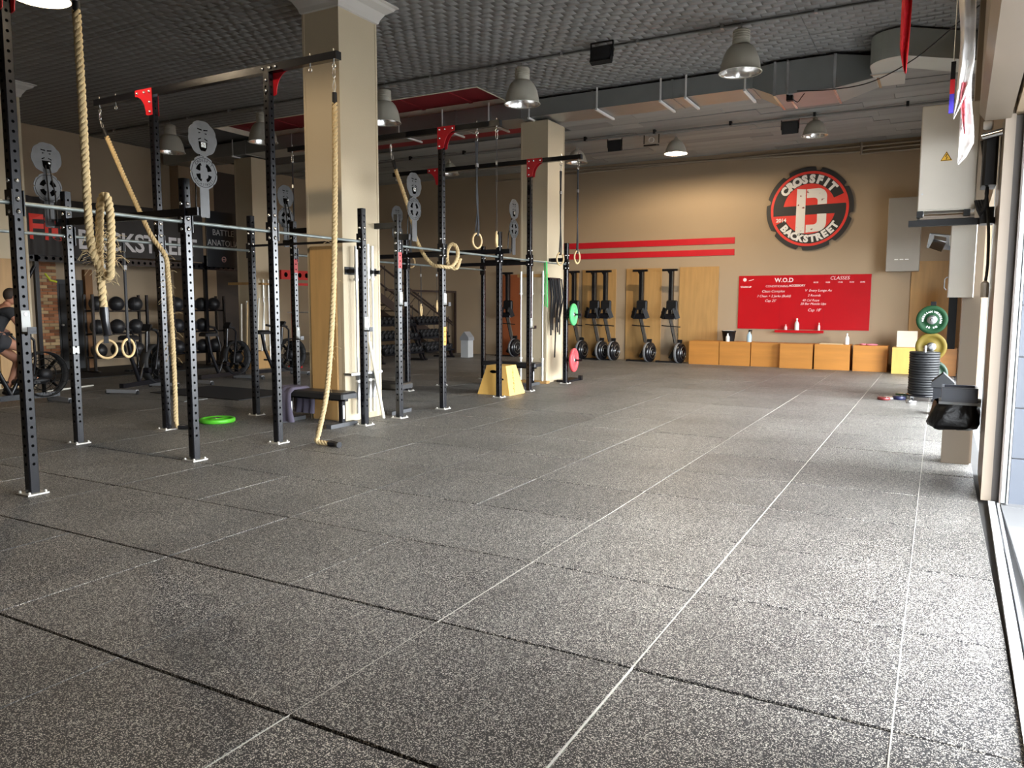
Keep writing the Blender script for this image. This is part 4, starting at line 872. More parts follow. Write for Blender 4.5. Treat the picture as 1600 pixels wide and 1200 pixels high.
t = thing('storage_foot', 'black floor foot behind the coral red plate', 'stand', (-6.5, 13.4, 0)); MB().bb(-6.62, -6.35, 12.95, 13.6, .0, .045).build('foot_bar', BLACK, t); MB().bb(-6.39, -6.32, 13.5, 13.58, .0, .10).build('end_block', BLACK, t)
t = plate('lime green bumper plate lying flat on the floor behind the nearer rig', (-8.16, 5.88, .03), (0, 0, 1), LIME, .225, .055)
# ---------------------------------------------------------------- stack of black plates by the door wall
sx_, sy_ = -.10, 13.28
t = thing('plate_trolley', 'low black wheeled trolley with a steel post under the stacked plates', 'trolley', (sx_, sy_, 0))
MB().lathe([(.20, .065), (.24, .075), (.24, .10), (.03, .105)], (sx_, sy_, 0), n=28).build('tray', BLACK, t); MB().cyl((sx_, sy_, .1), (sx_, sy_, .90), .024, 12).build('post', CHROME, t)
for k in range(4):
    a = math.pi / 4 + k * math.pi / 2; wx, wy = sx_ + .21 * math.cos(a), sy_ + .21 * math.sin(a)
    c = MB().bb(wx - .025, wx + .025, wy - .02, wy + .02, .03, .07).build('caster', STEEL, t); MB().cyl((wx - .018, wy, .03), (wx + .018, wy, .03), .03, 12).build('wheel', RUBBER, c)
def blackplate(i, z, th):
    OR_ = ('lowest', 'second', 'third', 'fourth', 'fifth', 'sixth', 'seventh', 'eighth', 'ninth', 'tenth', 'eleventh', 'twelfth', 'thirteenth', 'fourteenth', 'fifteenth', 'sixteenth', 'topmost')
    t = thing('bumper_plate', 'black bumper plate in the tall stack by the door wall, %s%s' % (OR_[i], '' if i in (0, 16) else ' from the floor'), 'bumper plate', (sx_ + random.uniform(-.004, .004), sy_ + random.uniform(-.004, .004), z), random.uniform(0, 6), group='stacked black plates')
    return t
pm = {}
zz = .106
for i in range(17):
    th = .041
    if 'd' not in pm:
        pm['d'] = MB().lathe([(.028, 0), (.09, 0), (.215, .002), (.225, .010), (.225, th - .010), (.215, th - .002), (.09, th - .002), (.028, th - .002)], n=40).mesh('disc'); pm['d'].materials.append(mat('grey_black_rubber', (.016, .0165, .018), .5, var=.25, obj_var=.3, spec=.3))
        pm['h'] = MB().lathe([(.0255, 0), (.045, -.0005), (.045, th - .001), (.0255, th - .001), (.0255, 0)], n=20).mesh('hub'); pm['h'].materials.append(STEEL)
        pm['s'] = MB().bb(.2252, .2258, -.07, .07, th * .4, th * .62).mesh('rim_print'); pm['s'].materials.append(mat('faded_print', (.32, .32, .31), .6))
    t = blackplate(i, zz, th)
    for nm, k in (('disc', 'd'), ('hub', 'h')):
        o = bpy.data.objects.new(nm, pm[k]); COL.objects.link(o); o.parent = t
    zz += th
t = thing('plate_rack', 'tall black plate rack post with pegs behind the stacked plates', 'rack', (-.02, 13.75, 0))
MB().bb(-.06, .02, 13.72, 13.80, 0, 1.62).build('post', BLACK, t); MB().bb(-.30, .26, 13.70, 13.82, 0, .05).build('base', BLACK, t)
for z in (1.32, .87, .42): MB().cyl((-.02, 13.42, z), (-.02, 13.74, z), .023, 12).build('peg', STEEL, t)
plate('dark green bumper plate with white lettering high on the plate rack', (-.03, 13.56, 1.32), (0, 1, 0), GRN, .235, .06, hub=True, lt=(('WERKSAN', math.pi * .78, False), ('WERKSAN', math.pi * .14, False), ('20 KG', -math.pi * .5, True)))
plate('mustard yellow bumper plate with grey hub on the plate rack', (-.02, 13.58, .87), (0, 1, 0), YEL, .235, .06, hub=True)
plate('dark green bumper plate at the foot of the plate rack', (.03, 13.60, .42), (0, 1, 0), mat('very_dark_green_rubber', (.008, .03, .014), .5), .225, .06, hub=True)
# small discs and clamps on the floor beside the stack
for k, (x, y, z, r, h, m, lb) in enumerate(((-.66, 13.05, 0, .10, .045, mat('maroon_plate', (.16, .02, .02), .4), 'small maroon change plate on the floor beside the black stack'), (-.56, 13.28, .0, .12, .03, WHITE, 'small white change plate on the floor beside the black stack'),
        (-.44, 13.22, .0, .10, .06, mat('navy_plate', (.012, .014, .05), .4), 'small navy change plate against the black stack'), (-.42, 13.46, .0, .09, .08, mat('dark_green_plate', (.01, .05, .015), .4), 'small green change plate behind the navy one'))):
    t = thing('change_plate', lb, 'change plate', (x, y, z), group='change plates on the floor'); MB().lathe([(.026, 0), (r - .008, 0), (r, .008), (r, h - .008), (r - .008, h), (.026, h), (.026, 0)], n=24).build('disc', m, t, True); MB().lathe([(.025, .002), (.045, .002), (.045, h + .002), (.025, h + .002)], n=16).build('hub', CHROME, t, True)
for k, (x, y) in enumerate(((-.28, 12.78), (.10, 12.82))):
    t = thing('bar_clamp', ['steel bar clamp on the floor before the stacked plates', 'second bar clamp before the stacked plates, nearer the door wall'][k], 'clamp', (x, y, 0), .4 + k, group='bar clamps')
    MB().lathe([(.03, 0), (.045, 0), (.045, .05), (.03, .05), (.03, 0)], (0, 0, 0), n=18).build('clamp_ring', STEEL, t, True); MB().bb(.04, .11, -.01, .01, .015, .035).build('lever', CHROME, t, True)
# ---------------------------------------------------------------- door wall: post, cabinets, bin
struct(MB().bb(.26, .42, 7.72, 8.0, 0, ZC), 'trim_6', JAMB, label='beige post on the door wall behind the waste bag')
struct(MB().bb(.16, .40, 7.64, 7.90, 0, .50), 'trim_7', JAMB, label='low beige plinth under the black waste bag')
t = thing('electrical_cabinet', 'pale grey electrical cabinet with yellow warning triangle, high on the door wall', 'cabinet', (.08, 7.1, 2.40))
CABP = mat('cabinet_light_grey', (.52, .48, .41), .4, .15, var=.05)
MB().rbox(-.155, .30, 7.02, 7.30, 2.40, 3.33, .006).build('body', CABP, t); d = MB().rbox(-.15, .295, 7.0, 7.018, 2.41, 3.32, .004).build('door', CABP, t)
MB().cyl((-.12, 6.995, 2.55), (-.12, 7.0, 2.55), .008, 8).build('lock', STEEL, d)
MB().prism([(-.047, -.038), (.047, -.038), (0, .045)], lambda u, v, w: (.055 + u, w, 2.87 + v), 6.9975, 6.9995).build('warning_triangle', mat('warning_yellow', (.75, .42, .01), .4), d, recalc=True)
b = MB()
for i in range(3):
    q = [(-.047, -.038), (.047, -.038), (0, .045)]; a, c = q[i], q[(i + 1) % 3]; b.tube([(.055 + a[0] * .86, 6.997, 2.87 + a[1] * .86), (.055 + c[0] * .86, 6.997, 2.87 + c[1] * .86)], .0022, 4)
b.tube([(.06, 6.997, 2.89), (.048, 6.997, 2.868), (.062, 6.997, 2.866), (.053, 6.997, 2.842)], .003, 4).build('lightning_mark', HOLE, d)
for x in (-.13, .24): MB().bb(x - .025, x + .025, 7.0, 7.3, 2.345, 2.40).build('bracket', DARK, t)
MB().bb(-.13, .30, 7.05, 7.28, 2.33, 2.36).build('drip_tray', JAMB, t)
t = thing('support_arm', 'dark steel arm carrying the electrical cabinet out from the jamb', 'bracket', (.25, 7.1, 2.27))
MB().bb(-.22, .52, 7.05, 7.12, 2.27, 2.325).build('arm', DARK, t); MB().bb(.34, .44, 6.9, 7.12, 2.26, 2.40).build('gusset', DARK, t)
t = thing('cable_bundle', 'black looped cables hanging beside the electrical cabinet', 'cable', (.4, 6.7, 2.2))
for k in range(4):
    x = .315 + k * .018; MB().tube(smooth_path([(x, 6.85, 2.95), (x + .03, 6.8, 2.75), (x + .06 - .02 * k, 6.78, 2.5), (x + .02, 6.8, 2.32 + .02 * k), (x - .02, 6.82, 2.45)], .05), .013, 8).build('cable', RUBBER, t)
MB().tube(smooth_path([(.38, 6.8, 2.4), (.40, 6.75, 2.2), (.41, 6.72, 1.9), (.40, 6.7, 1.75)], .06), .012, 8).build('cable', RUBBER, t)
solo(MB().rbox(.37, .43, 6.66, 6.76, 1.62, 1.76, .02), 'cable_box', CABP, 'small rounded grey box at the end of the hanging cable', 'box')
t = thing('shutter_motor', 'dark shutter motor with silver tube between cabinet and jamb', 'motor', (.4, 6.9, 2.6))
MB().rbox(.325, .43, 6.62, 6.95, 2.55, 2.98, .02).build('motor_body', DARK, t); MB().cyl((.31, 6.55, 2.93), (.45, 6.50, 2.95), .03, 12).build('silver_tube', CHROME, t); MB().lathe([(.03, 0), (.04, .02), (.04, .06), (.02, .07)], (.31, 6.6, 3.03), (1, 0, 0), 12).build('end_knob', WHITE, t)
t = thing('trunking_box', 'narrow beige metal trunking box on the post under the electrical cabinet', 'box', (.23, 7.6, 1.63))
MB().rbox(.13, .345, 7.5, 7.72, 1.63, 2.32, .006).build('body', CABP, t); MB().tube([(.118, 7.52, 1.70), (.10, 7.52, 1.72), (.10, 7.52, 1.80), (.118, 7.52, 1.82), (.131, 7.52, 1.82)], .006, 6).build('handle', STEEL, t)
solo(MB().box((.06, 8.1, 2.20), (.26, .02, .16), Matrix.Rotation(.5, 3, 'X') @ Matrix.Rotation(.15, 3, 'Y')).box((.02, 8.05, 2.16), (.12, .05, .1), Matrix.Rotation(.4, 3, 'Y')).cyl((.2, 8.1, 2.22), (.32, 8.0, 2.26), .02, 8), 'wall_mirror', mat('mirror_silver', (.85, .87, .9), .05, 1.0, var=0), 'small tilted silver floodlight under the electrical cabinet arm', 'floodlight')
# black cabinet edge at the end wall and grey gabled bins
solo(MB().bb(.24, .40, 18.2, 18.55, .62, 2.0), 'speaker_column', mat('soft_black', (.006, .006, .006), .8, spec=.1), 'tall black box standing at the end of the orange boxes', 'speaker')
def gable_bin(label, x, y, w, d, h, m, m2=None):
    t = thing('gabled_bin', label, 'bin', (x, y, 0), group='gable-topped bins')
    MB().bb(-w / 2, w / 2, -d / 2, d / 2, 0, h * .68).build('body', m, t, True)
    MB().prism([(-w / 2 - .03, h * .66), (w / 2 + .03, h * .66), (w / 2 + .02, h * .78), (0, h), (-w / 2 - .02, h * .78)], lambda u, v, w_: (u, w_, v), -d / 2 - .02, d / 2 + .02).build('gabled_lid', m2 or GREY, t, True, True)
gable_bin('grey gable-topped bin at the end of the dumbbell racks', -12.1, 18.25, .25, .28, .76, mat('pale_grey_plastic', (.42, .43, .43), .5))
gable_bin('dark gable-topped bin half hidden behind the blue grey tray', .17, 11.6, .24, .3, .60, mat('charcoal_plastic', (.02, .021, .024), .7, spec=.1), mat('charcoal_lid', (.03, .031, .033), .7, spec=.1))
# wall-mounted waste bag holder
t = thing('waste_bag_holder', 'blue grey tray holder with a black waste bag by the jamb', 'waste bin', (.27, 7.3, .42))
TR = mat('blue_grey_plastic', (.05, .056, .078), .4, var=.08)
MB().bb(.13, .42, 7.10, 7.13, .665, .80).bb(.13, .42, 7.40, 7.43, .665, .80).bb(.13, .15, 7.13, 7.40, .665, .80).bb(.40, .42, 7.13, 7.40, .665, .80).build('tray', TR, t)
MB().bb(.155, .395, 7.094, 7.10, .70, .785).build('tray_recess', mat('dark_blue_plastic', (.05, .058, .085), .35), t)
MB().bb(.11, .44, 7.08, 7.45, .645, .668).build('rim_ring', GREY, t); MB().bb(.42, .45, 7.2, 7.3, .62, .70).build('wall_bracket', STEEL, t)
bag = MB(); vs = []; n = 36
for k, (z, s) in enumerate(((.655, 1.0), (.60, 1.08), (.53, 1.16), (.46, 1.2), (.42, 1.12), (.405, .8), (.40, .3))):
    for i in range(n):
        a = 2 * math.pi * i / n; w = 1 + .05 * math.sin(a * 7 + k * .9) * (k < 5) + .03 * math.sin(a * 13 + k)
        q = .17 * s * w; ca, sa = math.cos(a), math.sin(a); p = (abs(ca) ** .6 * math.copysign(1, ca), abs(sa) ** .6 * math.copysign(1, sa))
        vs.append((.255 + q * p[0] * 1.02 - (.655 - z) * .12, 7.27 + q * p[1] * 1.0, z + .012 * math.sin(a * 3 + k)))
bag.add(vs, [(k * n + i, k * n + n + i, k * n + n + (i + 1) % n, k * n + (i + 1) % n) for k in range(6) for i in range(n)], True); bag.add(vs[-n:], [tuple(range(n))])
bag.build('waste_bag', mat('black_bin_liner', (.004, .004, .005), .33, bump=.3, bscale=25, spec=.35), t)
# flags hanging under the ceiling by the door
def cloth(pts_l, pts_r, y, m, fold=.02, n=26, seed=0):
    b = MB(); L = smooth_path(pts_l, .05); Rr = smooth_path(pts_r, .05); k = 30; vs = []
    for i in range(k + 1):
        a = L[int(i / k * (len(L) - 1))]; c = Rr[int(i / k * (len(Rr) - 1))]
        for j in range(n + 1):
            t = j / n; p = a.lerp(c, t); vs.append((p.x, y + fold * math.sin(t * 9 + i * .12 + seed) + .5 * fold * math.sin(i * .35), p.z))
    b.add(vs, [(i * (n + 1) + j, i * (n + 1) + j + 1, (i + 1) * (n + 1) + j + 1, (i + 1) * (n + 1) + j) for i in range(k) for j in range(n)], True); return b
FLW = mat('white_flag_cloth', (.80, .78, .76), .8, var=.05); FLR = mat('red_flag_cloth', (.62, .012, .02), .7)
for m_ in (FLW, FLR):
    pb = m_.node_tree.nodes['Principled BSDF']; pb.inputs['Transmission Weight'].default_value = 0.0; pb.inputs['Subsurface Weight'].default_value = 0.0
t = thing('white_flag', 'long white flag with a red and blue edge hanging by the door wall', 'flag', (.1, 4.4, 2.65))
cloth([(.02, 4, 3.760), (.06, 4, 3.460), (.095, 4, 3.160), (.095, 4, 2.940), (.09, 4, 2.760), (.085, 4, 2.660)], [(.21, 4, 3.760), (.165, 4, 3.460), (.172, 4, 3.160), (.175, 4, 2.960), (.14, 4, 2.780), (.087, 4, 2.650)], 4.4, FLW, .025).build('upper_cloth', FLW, t)
cloth([(.125, 4, 3.010), (.12, 4, 2.760), (.12, 4, 2.610), (.122, 4, 2.395)], [(.17, 4, 2.960), (.172, 4, 2.780), (.198, 4, 2.510), (.126, 4, 2.390)], 4.43, FLW, .012, seed=1).build('lower_cloth', FLW, t)
cloth([(.118, 4, 2.860), (.112, 4, 2.760), (.125, 4, 2.680), (.145, 4, 2.560)], [(.142, 4, 2.860), (.146, 4, 2.760), (.15, 4, 2.660), (.155, 4, 2.560)], 4.395, FLR, .01, seed=2).build('red_print', mat('pink_red_print', (.75, .22, .25), .8), t)
solo(MB().bb(-.02, .30, 4.38, 4.42, 3.755, 3.78).cyl((.02, 4.4, 3.76), (.02, 4.4, 5.5), .004, 6).cyl((.28, 4.4, 3.76), (.28, 4.4, 5.5), .004, 6), 'flag_rail', STEEL, 'thin rail hung from the ceiling that carries the white flag', 'rail')
t = thing('red_flag', 'narrow red flag hanging below the duct elbow', 'flag', (-.22, 4.4, 2.95))
cloth([(-.228, 4, 3.62), (-.225, 4, 3.3), (-.222, 4, 3.1), (-.19, 4, 2.955)], [(-.165, 4, 3.62), (-.168, 4, 3.3), (-.175, 4, 3.05), (-.18, 4, 2.95)], 4.4, FLR, .018).build('cloth', FLR, t)
solo(MB().bb(-.30, -.10, 4.38, 4.42, 3.61, 3.63).cyl((-.2, 4.4, 3.63), (-.2, 4.4, 5.5), .004, 6), 'flag_rail', STEEL, 'thin rail hung from the ceiling that carries the red flag', 'rail')
t = thing('striped_flag', 'small black red and blue flag seen edge-on behind the white flag', 'flag', (.09, 5.4, 2.9))
for z0, z1, m in ((3.13, 3.25, DARK), (3.03, 3.13, FLR), (2.9, 3.03, mat('blue_flag_cloth', (.05, .03, .45), .7))): MB().bb(.055, .085, 5.38, 5.40, z0, z1).build('stripe', m, t)
MB().cyl((.07, 5.39, 3.25), (.07, 5.39, 5.5), .004, 6).build('hanging_cord', STEEL, t)
# ---------------------------------------------------------------- dim end of the hall
# banners
def foldx(y): return .035 * math.sin((y - 7) * 21) * max(0, min(1, (9.1 - y) / .5)) + .006 * math.sin(y * 9)
t = thing('gym_banner', 'long dark fabric banner with red and white lettering, pleated at one end', 'banner', (-16.0, 9.8, 2.55))
vs = []; ny = 150
for i in range(ny + 1):
    y = 7.2 + (12.2 - 7.2) * i / ny
    for z in (2.56, 2.95, 3.35, 3.72): vs.append((-16.0 + foldx(y), y, z - .03 * math.sin((y - 7.2) * 1.2)))
vs += [(x - .004, y, z) for x, y, z in vs]; M_ = (ny + 1) * 4
fs = [(i * 4 + j, i * 4 + 4 + j, i * 4 + 5 + j, i * 4 + 1 + j) for i in range(ny) for j in range(3)]
MB().add(vs, fs + [tuple(M_ + k for k in f[::-1]) for f in fs] + [(i * 4 + 3, i * 4 + 7, M_ + i * 4 + 7, M_ + i * 4 + 3) for i in range(ny)], True).build('cloth', mat('dark_banner_cloth', (.030, .026, .024), .75, var=.2), t)
b = MB(); put_text(b, text('CrossFit', .68, .02, .001, align='RIGHT'), lambda x, y, z: (-15.988 + foldx(8.66 + x) + z, 8.66 + x, 2.86 + y)); b.build('red_lettering', mat('banner_red', (.75, .06, .04), .7), t)
b = MB(); put_text(b, text('BACKSTREET', .56, .012, .001, align='LEFT', space=.98), lambda x, y, z: (-15.988 + foldx(9.0 + x) + z, 9.0 + x * .93, 2.72 + y)); b.build('white_lettering', mat('banner_white', (.62, .6, .6), .7), t)
BB = mat('black_banner_vinyl', (.016, .017, .020), .4, var=.2)
def black_banner(label, y0, x=-15.9, z0=2.47):
    t = thing('black_banner', label, 'banner', (x, y0 + .48, z0), group='black vinyl banners')
    MB().bb(-.008, 0, -.5, .5, 0, 1.38).build('sheet', BB, t, True)
    b = MB()
    for s, z, sz in (('BATTLE', .79, .21), ('ANATOLIA', .53, .215)): put_text(b, text(s, sz, .0, .001), lambda xx, yy_, zz_: (.002 + zz_, xx * .92, z + yy_))
    b.build('lettering', mat('banner_silver', (.55, .54, .52), .5), t, True)
    e = MB(); e.torus((.003, 0, .2), (1, 0, 0), .062, .012, 20, 4); e.bb(.001, .004, -.07, .07, .185, .21).build('round_emblem', mat('emblem_pink', (.55, .3, .28), .6), t, True)
    for s in (-1, 1): MB().cyl((-.03, s * .5, 0), (-.03, s * .5, 1.38), .012, 6).build('side_pole', BLACK, t, True)
    return t
black_banner('black banner with two silver words and a small round emblem beside the dim pillar', 12.26)
black_banner('black banner with silver words, its end hidden by the crowned pillar', 17.75, XL + .05, 2.55)
# wall rig under the banner
t = thing('wall_rig', 'black wall rig with a perforated beam under the long banner', 'rig', (-16.1, 9.8, 0))
MB().bb(-16.13, -16.05, 7.2, 13.3, 2.40, 2.55).build('beam', BLACK, t)
b = MB()
for k in range(40):
    y = 7.3 + k * .15; b.add([(-16.048, y + .035 * math.cos(a), 2.475 + .035 * math.sin(a)) for a in [2 * math.pi * q / 10 for q in range(10)]], [tuple(range(10))])
b.build('beam_holes', HOLE, t)['kind'] = 'stuff'
for y in (8.15, 12.3): p = MB().bb(-16.13, -16.05, y - .04, y + .04, 0, 2.75).build('post', BLACK, t); MB().bb(-16.17, -16.01, y - .08, y + .08, 0, .012).build('foot_plate', BLACK, p)
MB().tube([(-16.05, 7.45, 1.1), (-16.05, 8.1, 2.3)], .035, 6).build('diagonal_strut', BLACK, t)
for y in (7.35, 8.3): MB().tube([(-16.04, y, 2.16), (-15.98, y + .07, 2.02), (-15.94, y + .18, 1.99)], .022, 6).build('yellow_hook', mat('lime_yellow', (.55, .6, .03), .5), t)
# brick pier, door, timber jamb on the side wall
bp = struct(MB().bb(XL, XL + .10, 9.06, 9.50, 0, 2.62), 'wall_brick_pier', mat('mortar', (.20, .15, .10), .9)); bp['label'] = 'narrow pier of warm brick slips beside the dark door'
BRK = mat('brick_slip', (.33, .13, .055), .85, var=.35, scale=5, obj_var=.45)
brm = {}; BRK2 = mat('pale_brick_slip', (.50, .34, .17), .85, var=.25, scale=5, obj_var=.2)
for r in range(31):
    z = .38 + r * .072; off = (r % 2) * .11; ys = [9.06, 9.06 + .11 + off, 9.06 + .33 + off if off == 0 else 9.5, 9.5]
    for a, c in zip(ys[:-1], ys[1:]):
        if c - a < .03: continue
        k = round(c - a, 2)
        if k not in brm: brm[k] = MB().bb(0, .03, .005, k - .005, 0, .06).mesh('brick'); brm[k].materials.append(BRK); brm[k, 1] = brm[k].copy(); brm[k, 1].materials.clear(); brm[k, 1].materials.append(BRK2)
        o = bpy.data.objects.new('brick', brm[k] if random.random() > .3 else brm[k, 1]); COL.objects.link(o); o.parent = bp; o.location = (XL + .10 - random.uniform(0, .008), a, z)
dr = struct(MB().bb(XL, XL + .03, 9.52, 10.18, 0, 2.1), 'door_1', mat('near_black_door', (.012, .013, .014), .5), label='dark door beside the brick pier'); MB().bb(XL + .03, XL + .05, 9.6, 10.1, .2, 2.0).build('door_panel', DARK, dr); MB().cyl((XL + .05, 9.62, 1.05), (XL + .10, 9.62, 1.05), .025, 10).build('door_handle', STEEL, dr)
struct(MB().bb(XL, XL + .12, 10.18, 10.36, 0, 2.35), 'trim_9', mat('brown_timber', (.20, .085, .02), .6, var=.2, stretch=(4, 4, .5)), label='brown timber door jamb')
struct(MB().bb(XL + .01, -15.3, 7.5, 12.4, 0.0, .012), 'floor_mat_strip', mat('black_mat', (.010, .010, .011), .7), label='black mat strip along the side wall')
struct(MB().rbox(-15.25, -14.78, 6.565, 6.6, .02, 2.35, .004), 'trim_10', PLY, label='plywood facing on the pillar behind the rider')
struct(MB().rbox(-14.72, -14.69, 6.64, 7.2, .02, 2.35, .004), 'trim_11', PLY, label='plywood facing on the side of the pillar behind the rider')
# medicine ball racks
BALL = mat('dark_leather_ball', (.018, .018, .020), .42, var=.3, scale=10)
ballm = MB().sph((0, 0, .17), .17, 18, 12).mesh('medicine_ball'); ballm.materials.append(BALL)
seamm = MB().torus((0, 0, .17), (1, 0, 0), .1705, .004, 24, 5).torus((0, 0, .17), (0, 0, 1), .1705, .004, 24, 5).mesh('seam'); seamm.materials.append(mat('ball_seam', (.06, .06, .06), .6))
def ball_rack(label, x, y0, y1, n, where):
    t = thing('ball_rack', label, 'rack', (x, (y0 + y1) / 2, 0), group='medicine ball racks')
    for y in (y0, y1):
        for s in (-.15, .15): MB().bb(x + s - .025, x + s + .025, y - .025, y + .025, .03, 1.75).build('post', BLACK, t)
        MB().bb(x - .32, x + .32, y - .03, y + .03, 0, .05).build('foot', BLACK, t)
    for k, z in enumerate((.33, .86, 1.38)):
        for s in (-.11, .11): MB().cyl((x + s, y0, z), (x + s, y1, z), .02, 8).build('shelf_rail', BLACK, t)
        for i in range(n):
            if (k, i) in ((1, n - 1),) and n > 3: continue
            o = bpy.data.objects.new('medicine_ball', None); COL.objects.link(o); o.location = (x, y0 + .2 + (y1 - y0 - .4) * i / (n - 1), z - .01 + .0); o.rotation_euler = (0, 0, i + k)
            tag(o, '%s shelf medicine ball of the rack %s, %s from the brick pier' % (('lowest', 'middle', 'top')[k], where, ('first', 'second', 'third', 'fourth', 'fifth')[i]), 'medicine ball', 'medicine balls')
            for nm, me in (('ball', ballm), ('seam', seamm)): q = bpy.data.objects.new(nm, me); COL.objects.link(q); q.parent = o
ball_rack('black three-shelf medicine ball rack next to the timber door jamb', -16.5, 9.48, 10.82, 3, 'by the door')
ball_rack('black three-shelf medicine ball rack below the black silver-lettered banner', -16.3, 11.4, 12.9, 4, 'below the banner')
# air bikes
def bike_proto():
    t = thing('air_bike', '', 'exercise bike', (0, 0, 0), group='air bikes')
    for y in (-.58, .62): f = MB().bb(-.28, .28, y - .035, y + .035, .02, .08).build('foot_bar', GREY, t, True); [MB().cyl((s * .28 - .02, y, .03), (s * .28 + .02, y, .03), .035, 10).build('wheel', RUBBER, f, True) for s in (-1, 1)]
    MB().box((0, 0, .14), (.08, 1.2, .08)).tube([(0, -.1, .16), (0, -.3, .6), (0, -.36, .92)], .035, 8).tube([(0, -.1, .2), (0, .12, .6), (0, .16, 1.05)], .03, 8).build('main_frame', BLACK, t, True)
    b = MB(); c = (0, .38, .46)
    for x in (-.085, .085):
        for R in (.34, .25, .15): b.torus((x, c[1], c[2]), (1, 0, 0), R, .007, 32, 5)
        for k in range(14): a = 2 * math.pi * k / 14; b.cyl((x, c[1] + .06 * math.cos(a), c[2] + .06 * math.sin(a)), (x, c[1] + .34 * math.cos(a), c[2] + .34 * math.sin(a)), .003, 4, cap=False)
    b.build('fan_cage', mat('cage_black', (.004, .004, .004), .8, spec=.2), t, True)
    MB().lathe([(.335, -.085), (.352, -.08), (.352, .08), (.335, .085), (.335, -.085)], c, (1, 0, 0), 36).build('cage_band', mat('dark_grey_band', (.02, .02, .021), .6), t, True)
    b = MB()
    for k in range(8): a = 2 * math.pi * k / 8; b.box((0, c[1] + .19 * math.cos(a), c[2] + .19 * math.sin(a)), (.10, .22, .008), Matrix.Rotation(a, 3, 'X'))
    b.build('fan_blades', MATS['cage_black'], t, True)
    MB().lathe([(.0, -.1), (.09, -.1), (.09, .1), (.0, .1)], c, (1, 0, 0), 20).build('hub', DARK, t, True)
    MB().rbox(-.12, .12, -.50, -.20, .92, 1.0, .03).build('seat', DARK, t, True)
    for s in (-1, 1):
        MB().tube([(s * .17, .12, .35), (s * .2, .16, .7), (s * .25, .13, 1.0), (s * .25, .05, 1.08)], .02, 8).build('lever_arm', BLACK, t, True)
        MB().cyl((s * .25, .09, 1.07), (s * .25, -.06, 1.10), .024, 10).build('hand_grip', RUBBER, t, True)
        MB().cyl((s * .12, .02 + s * .12, .36), (s * .26, .02 + s * .12, .36), .012, 6).bb(s * .2 - .05, s * .2 + .05, -.03 + s * .12, .07 + s * .12, .345, .375).build('pedal', DARK, t, True)
    MB().cyl((-.13, .02, .36), (.13, .02, .36), .05, 14).build('crank', BLACK, t, True)
    MB().box((0, .17, 1.12), (.16, .04, .12), Matrix.Rotation(-.5, 3, 'X')).build('console', DARK, t, True)
    return t
bkp = bike_proto(); bkp.location = (-12.0, 5.47, 0); bkp['label'] = 'air bike with a seated rider at the edge of the picture'
dup(bkp, (-12.35, 7.8, 0), .35, 'air bike standing beyond the low gymnastic rings'); dup(bkp, (-12.4, 9.6, 0), .1, 'air bike before the bundle of white pipes'); dup(bkp, (-12.3, 10.95, 0), -.1, 'air bike before the red rack')
# rider
SKIN = mat('skin', (.42, .20, .125), .55, var=.12, scale=9); SHIRT = mat('black_cotton', (.016, .017, .02), .85, var=.3); HAIR = mat('dark_hair', (.03, .018, .012), .7, var=.3, scale=60); SHORT = mat('dark_shorts', (.03, .031, .036), .85, var=.2)
def skin(name, J, E_, m, parent, root=0, sub=2):
    me = bpy.data.meshes.new(name); me.from_pydata([j[:3] for j in J], E_, []); o = bpy.data.objects.new(name, me); COL.objects.link(o); o.parent = parent
    sm = o.modifiers.new('Skin', 'SKIN')
    if not me.skin_vertices: me.skin_vertices.new() if hasattr(me.skin_vertices, 'new') else None
    for i, j in enumerate(J):
        sv = me.skin_vertices[0].data[i]; r = j[3]; sv.radius = r if isinstance(r, tuple) else (r, r); sv.use_root = (i == root)
    sm.use_smooth_shade = True; s2 = o.modifiers.new('Sub', 'SUBSURF'); s2.levels = sub; s2.render_levels = sub
    me.materials.append(m); return o
pr_ = thing('person', 'bearded person in a black t-shirt sitting on the nearest air bike, leaning forward', 'person', (-12.0, 5.47, 0))
J = [(0, -.34, 1.06, (.17, .13)), (0, -.29, 1.2, (.15, .11)), (0, -.2, 1.36, (.17, .12)), (0, -.15, 1.45, (.11, .09)), (0, -.10, 1.51, .058), (0, -.06, 1.57, .06)]
Eb = [(0, 1), (1, 2), (2, 3), (3, 4), (4, 5)]
for s in (-1, 1):
    b0 = len(J); J += [(s * .19, -.15, 1.43, .065), (s * .28, -.08, 1.22, .045), (s * .27, .0, 1.13, .036), (s * .25, .06, 1.10, .028)]
    Eb += [(3, b0), (b0, b0 + 1), (b0 + 1, b0 + 2), (b0 + 2, b0 + 3)]
    k0 = len(J); kz = .86 if s > 0 else .68
    J += [(s * .11, -.28, 1.0, .095), (s * .15, .10, kz, .066), (s * .16, .02, kz - .26, .058), (s * .2, .02 + s * .08, kz - .43, .04), (s * .2, .14 + s * .10, kz - .47, .035)]
    Eb += [(0, k0), (k0, k0 + 1), (k0 + 1, k0 + 2), (k0 + 2, k0 + 3), (k0 + 3, k0 + 4)]
body = skin('body', J, Eb, SKIN, pr_)
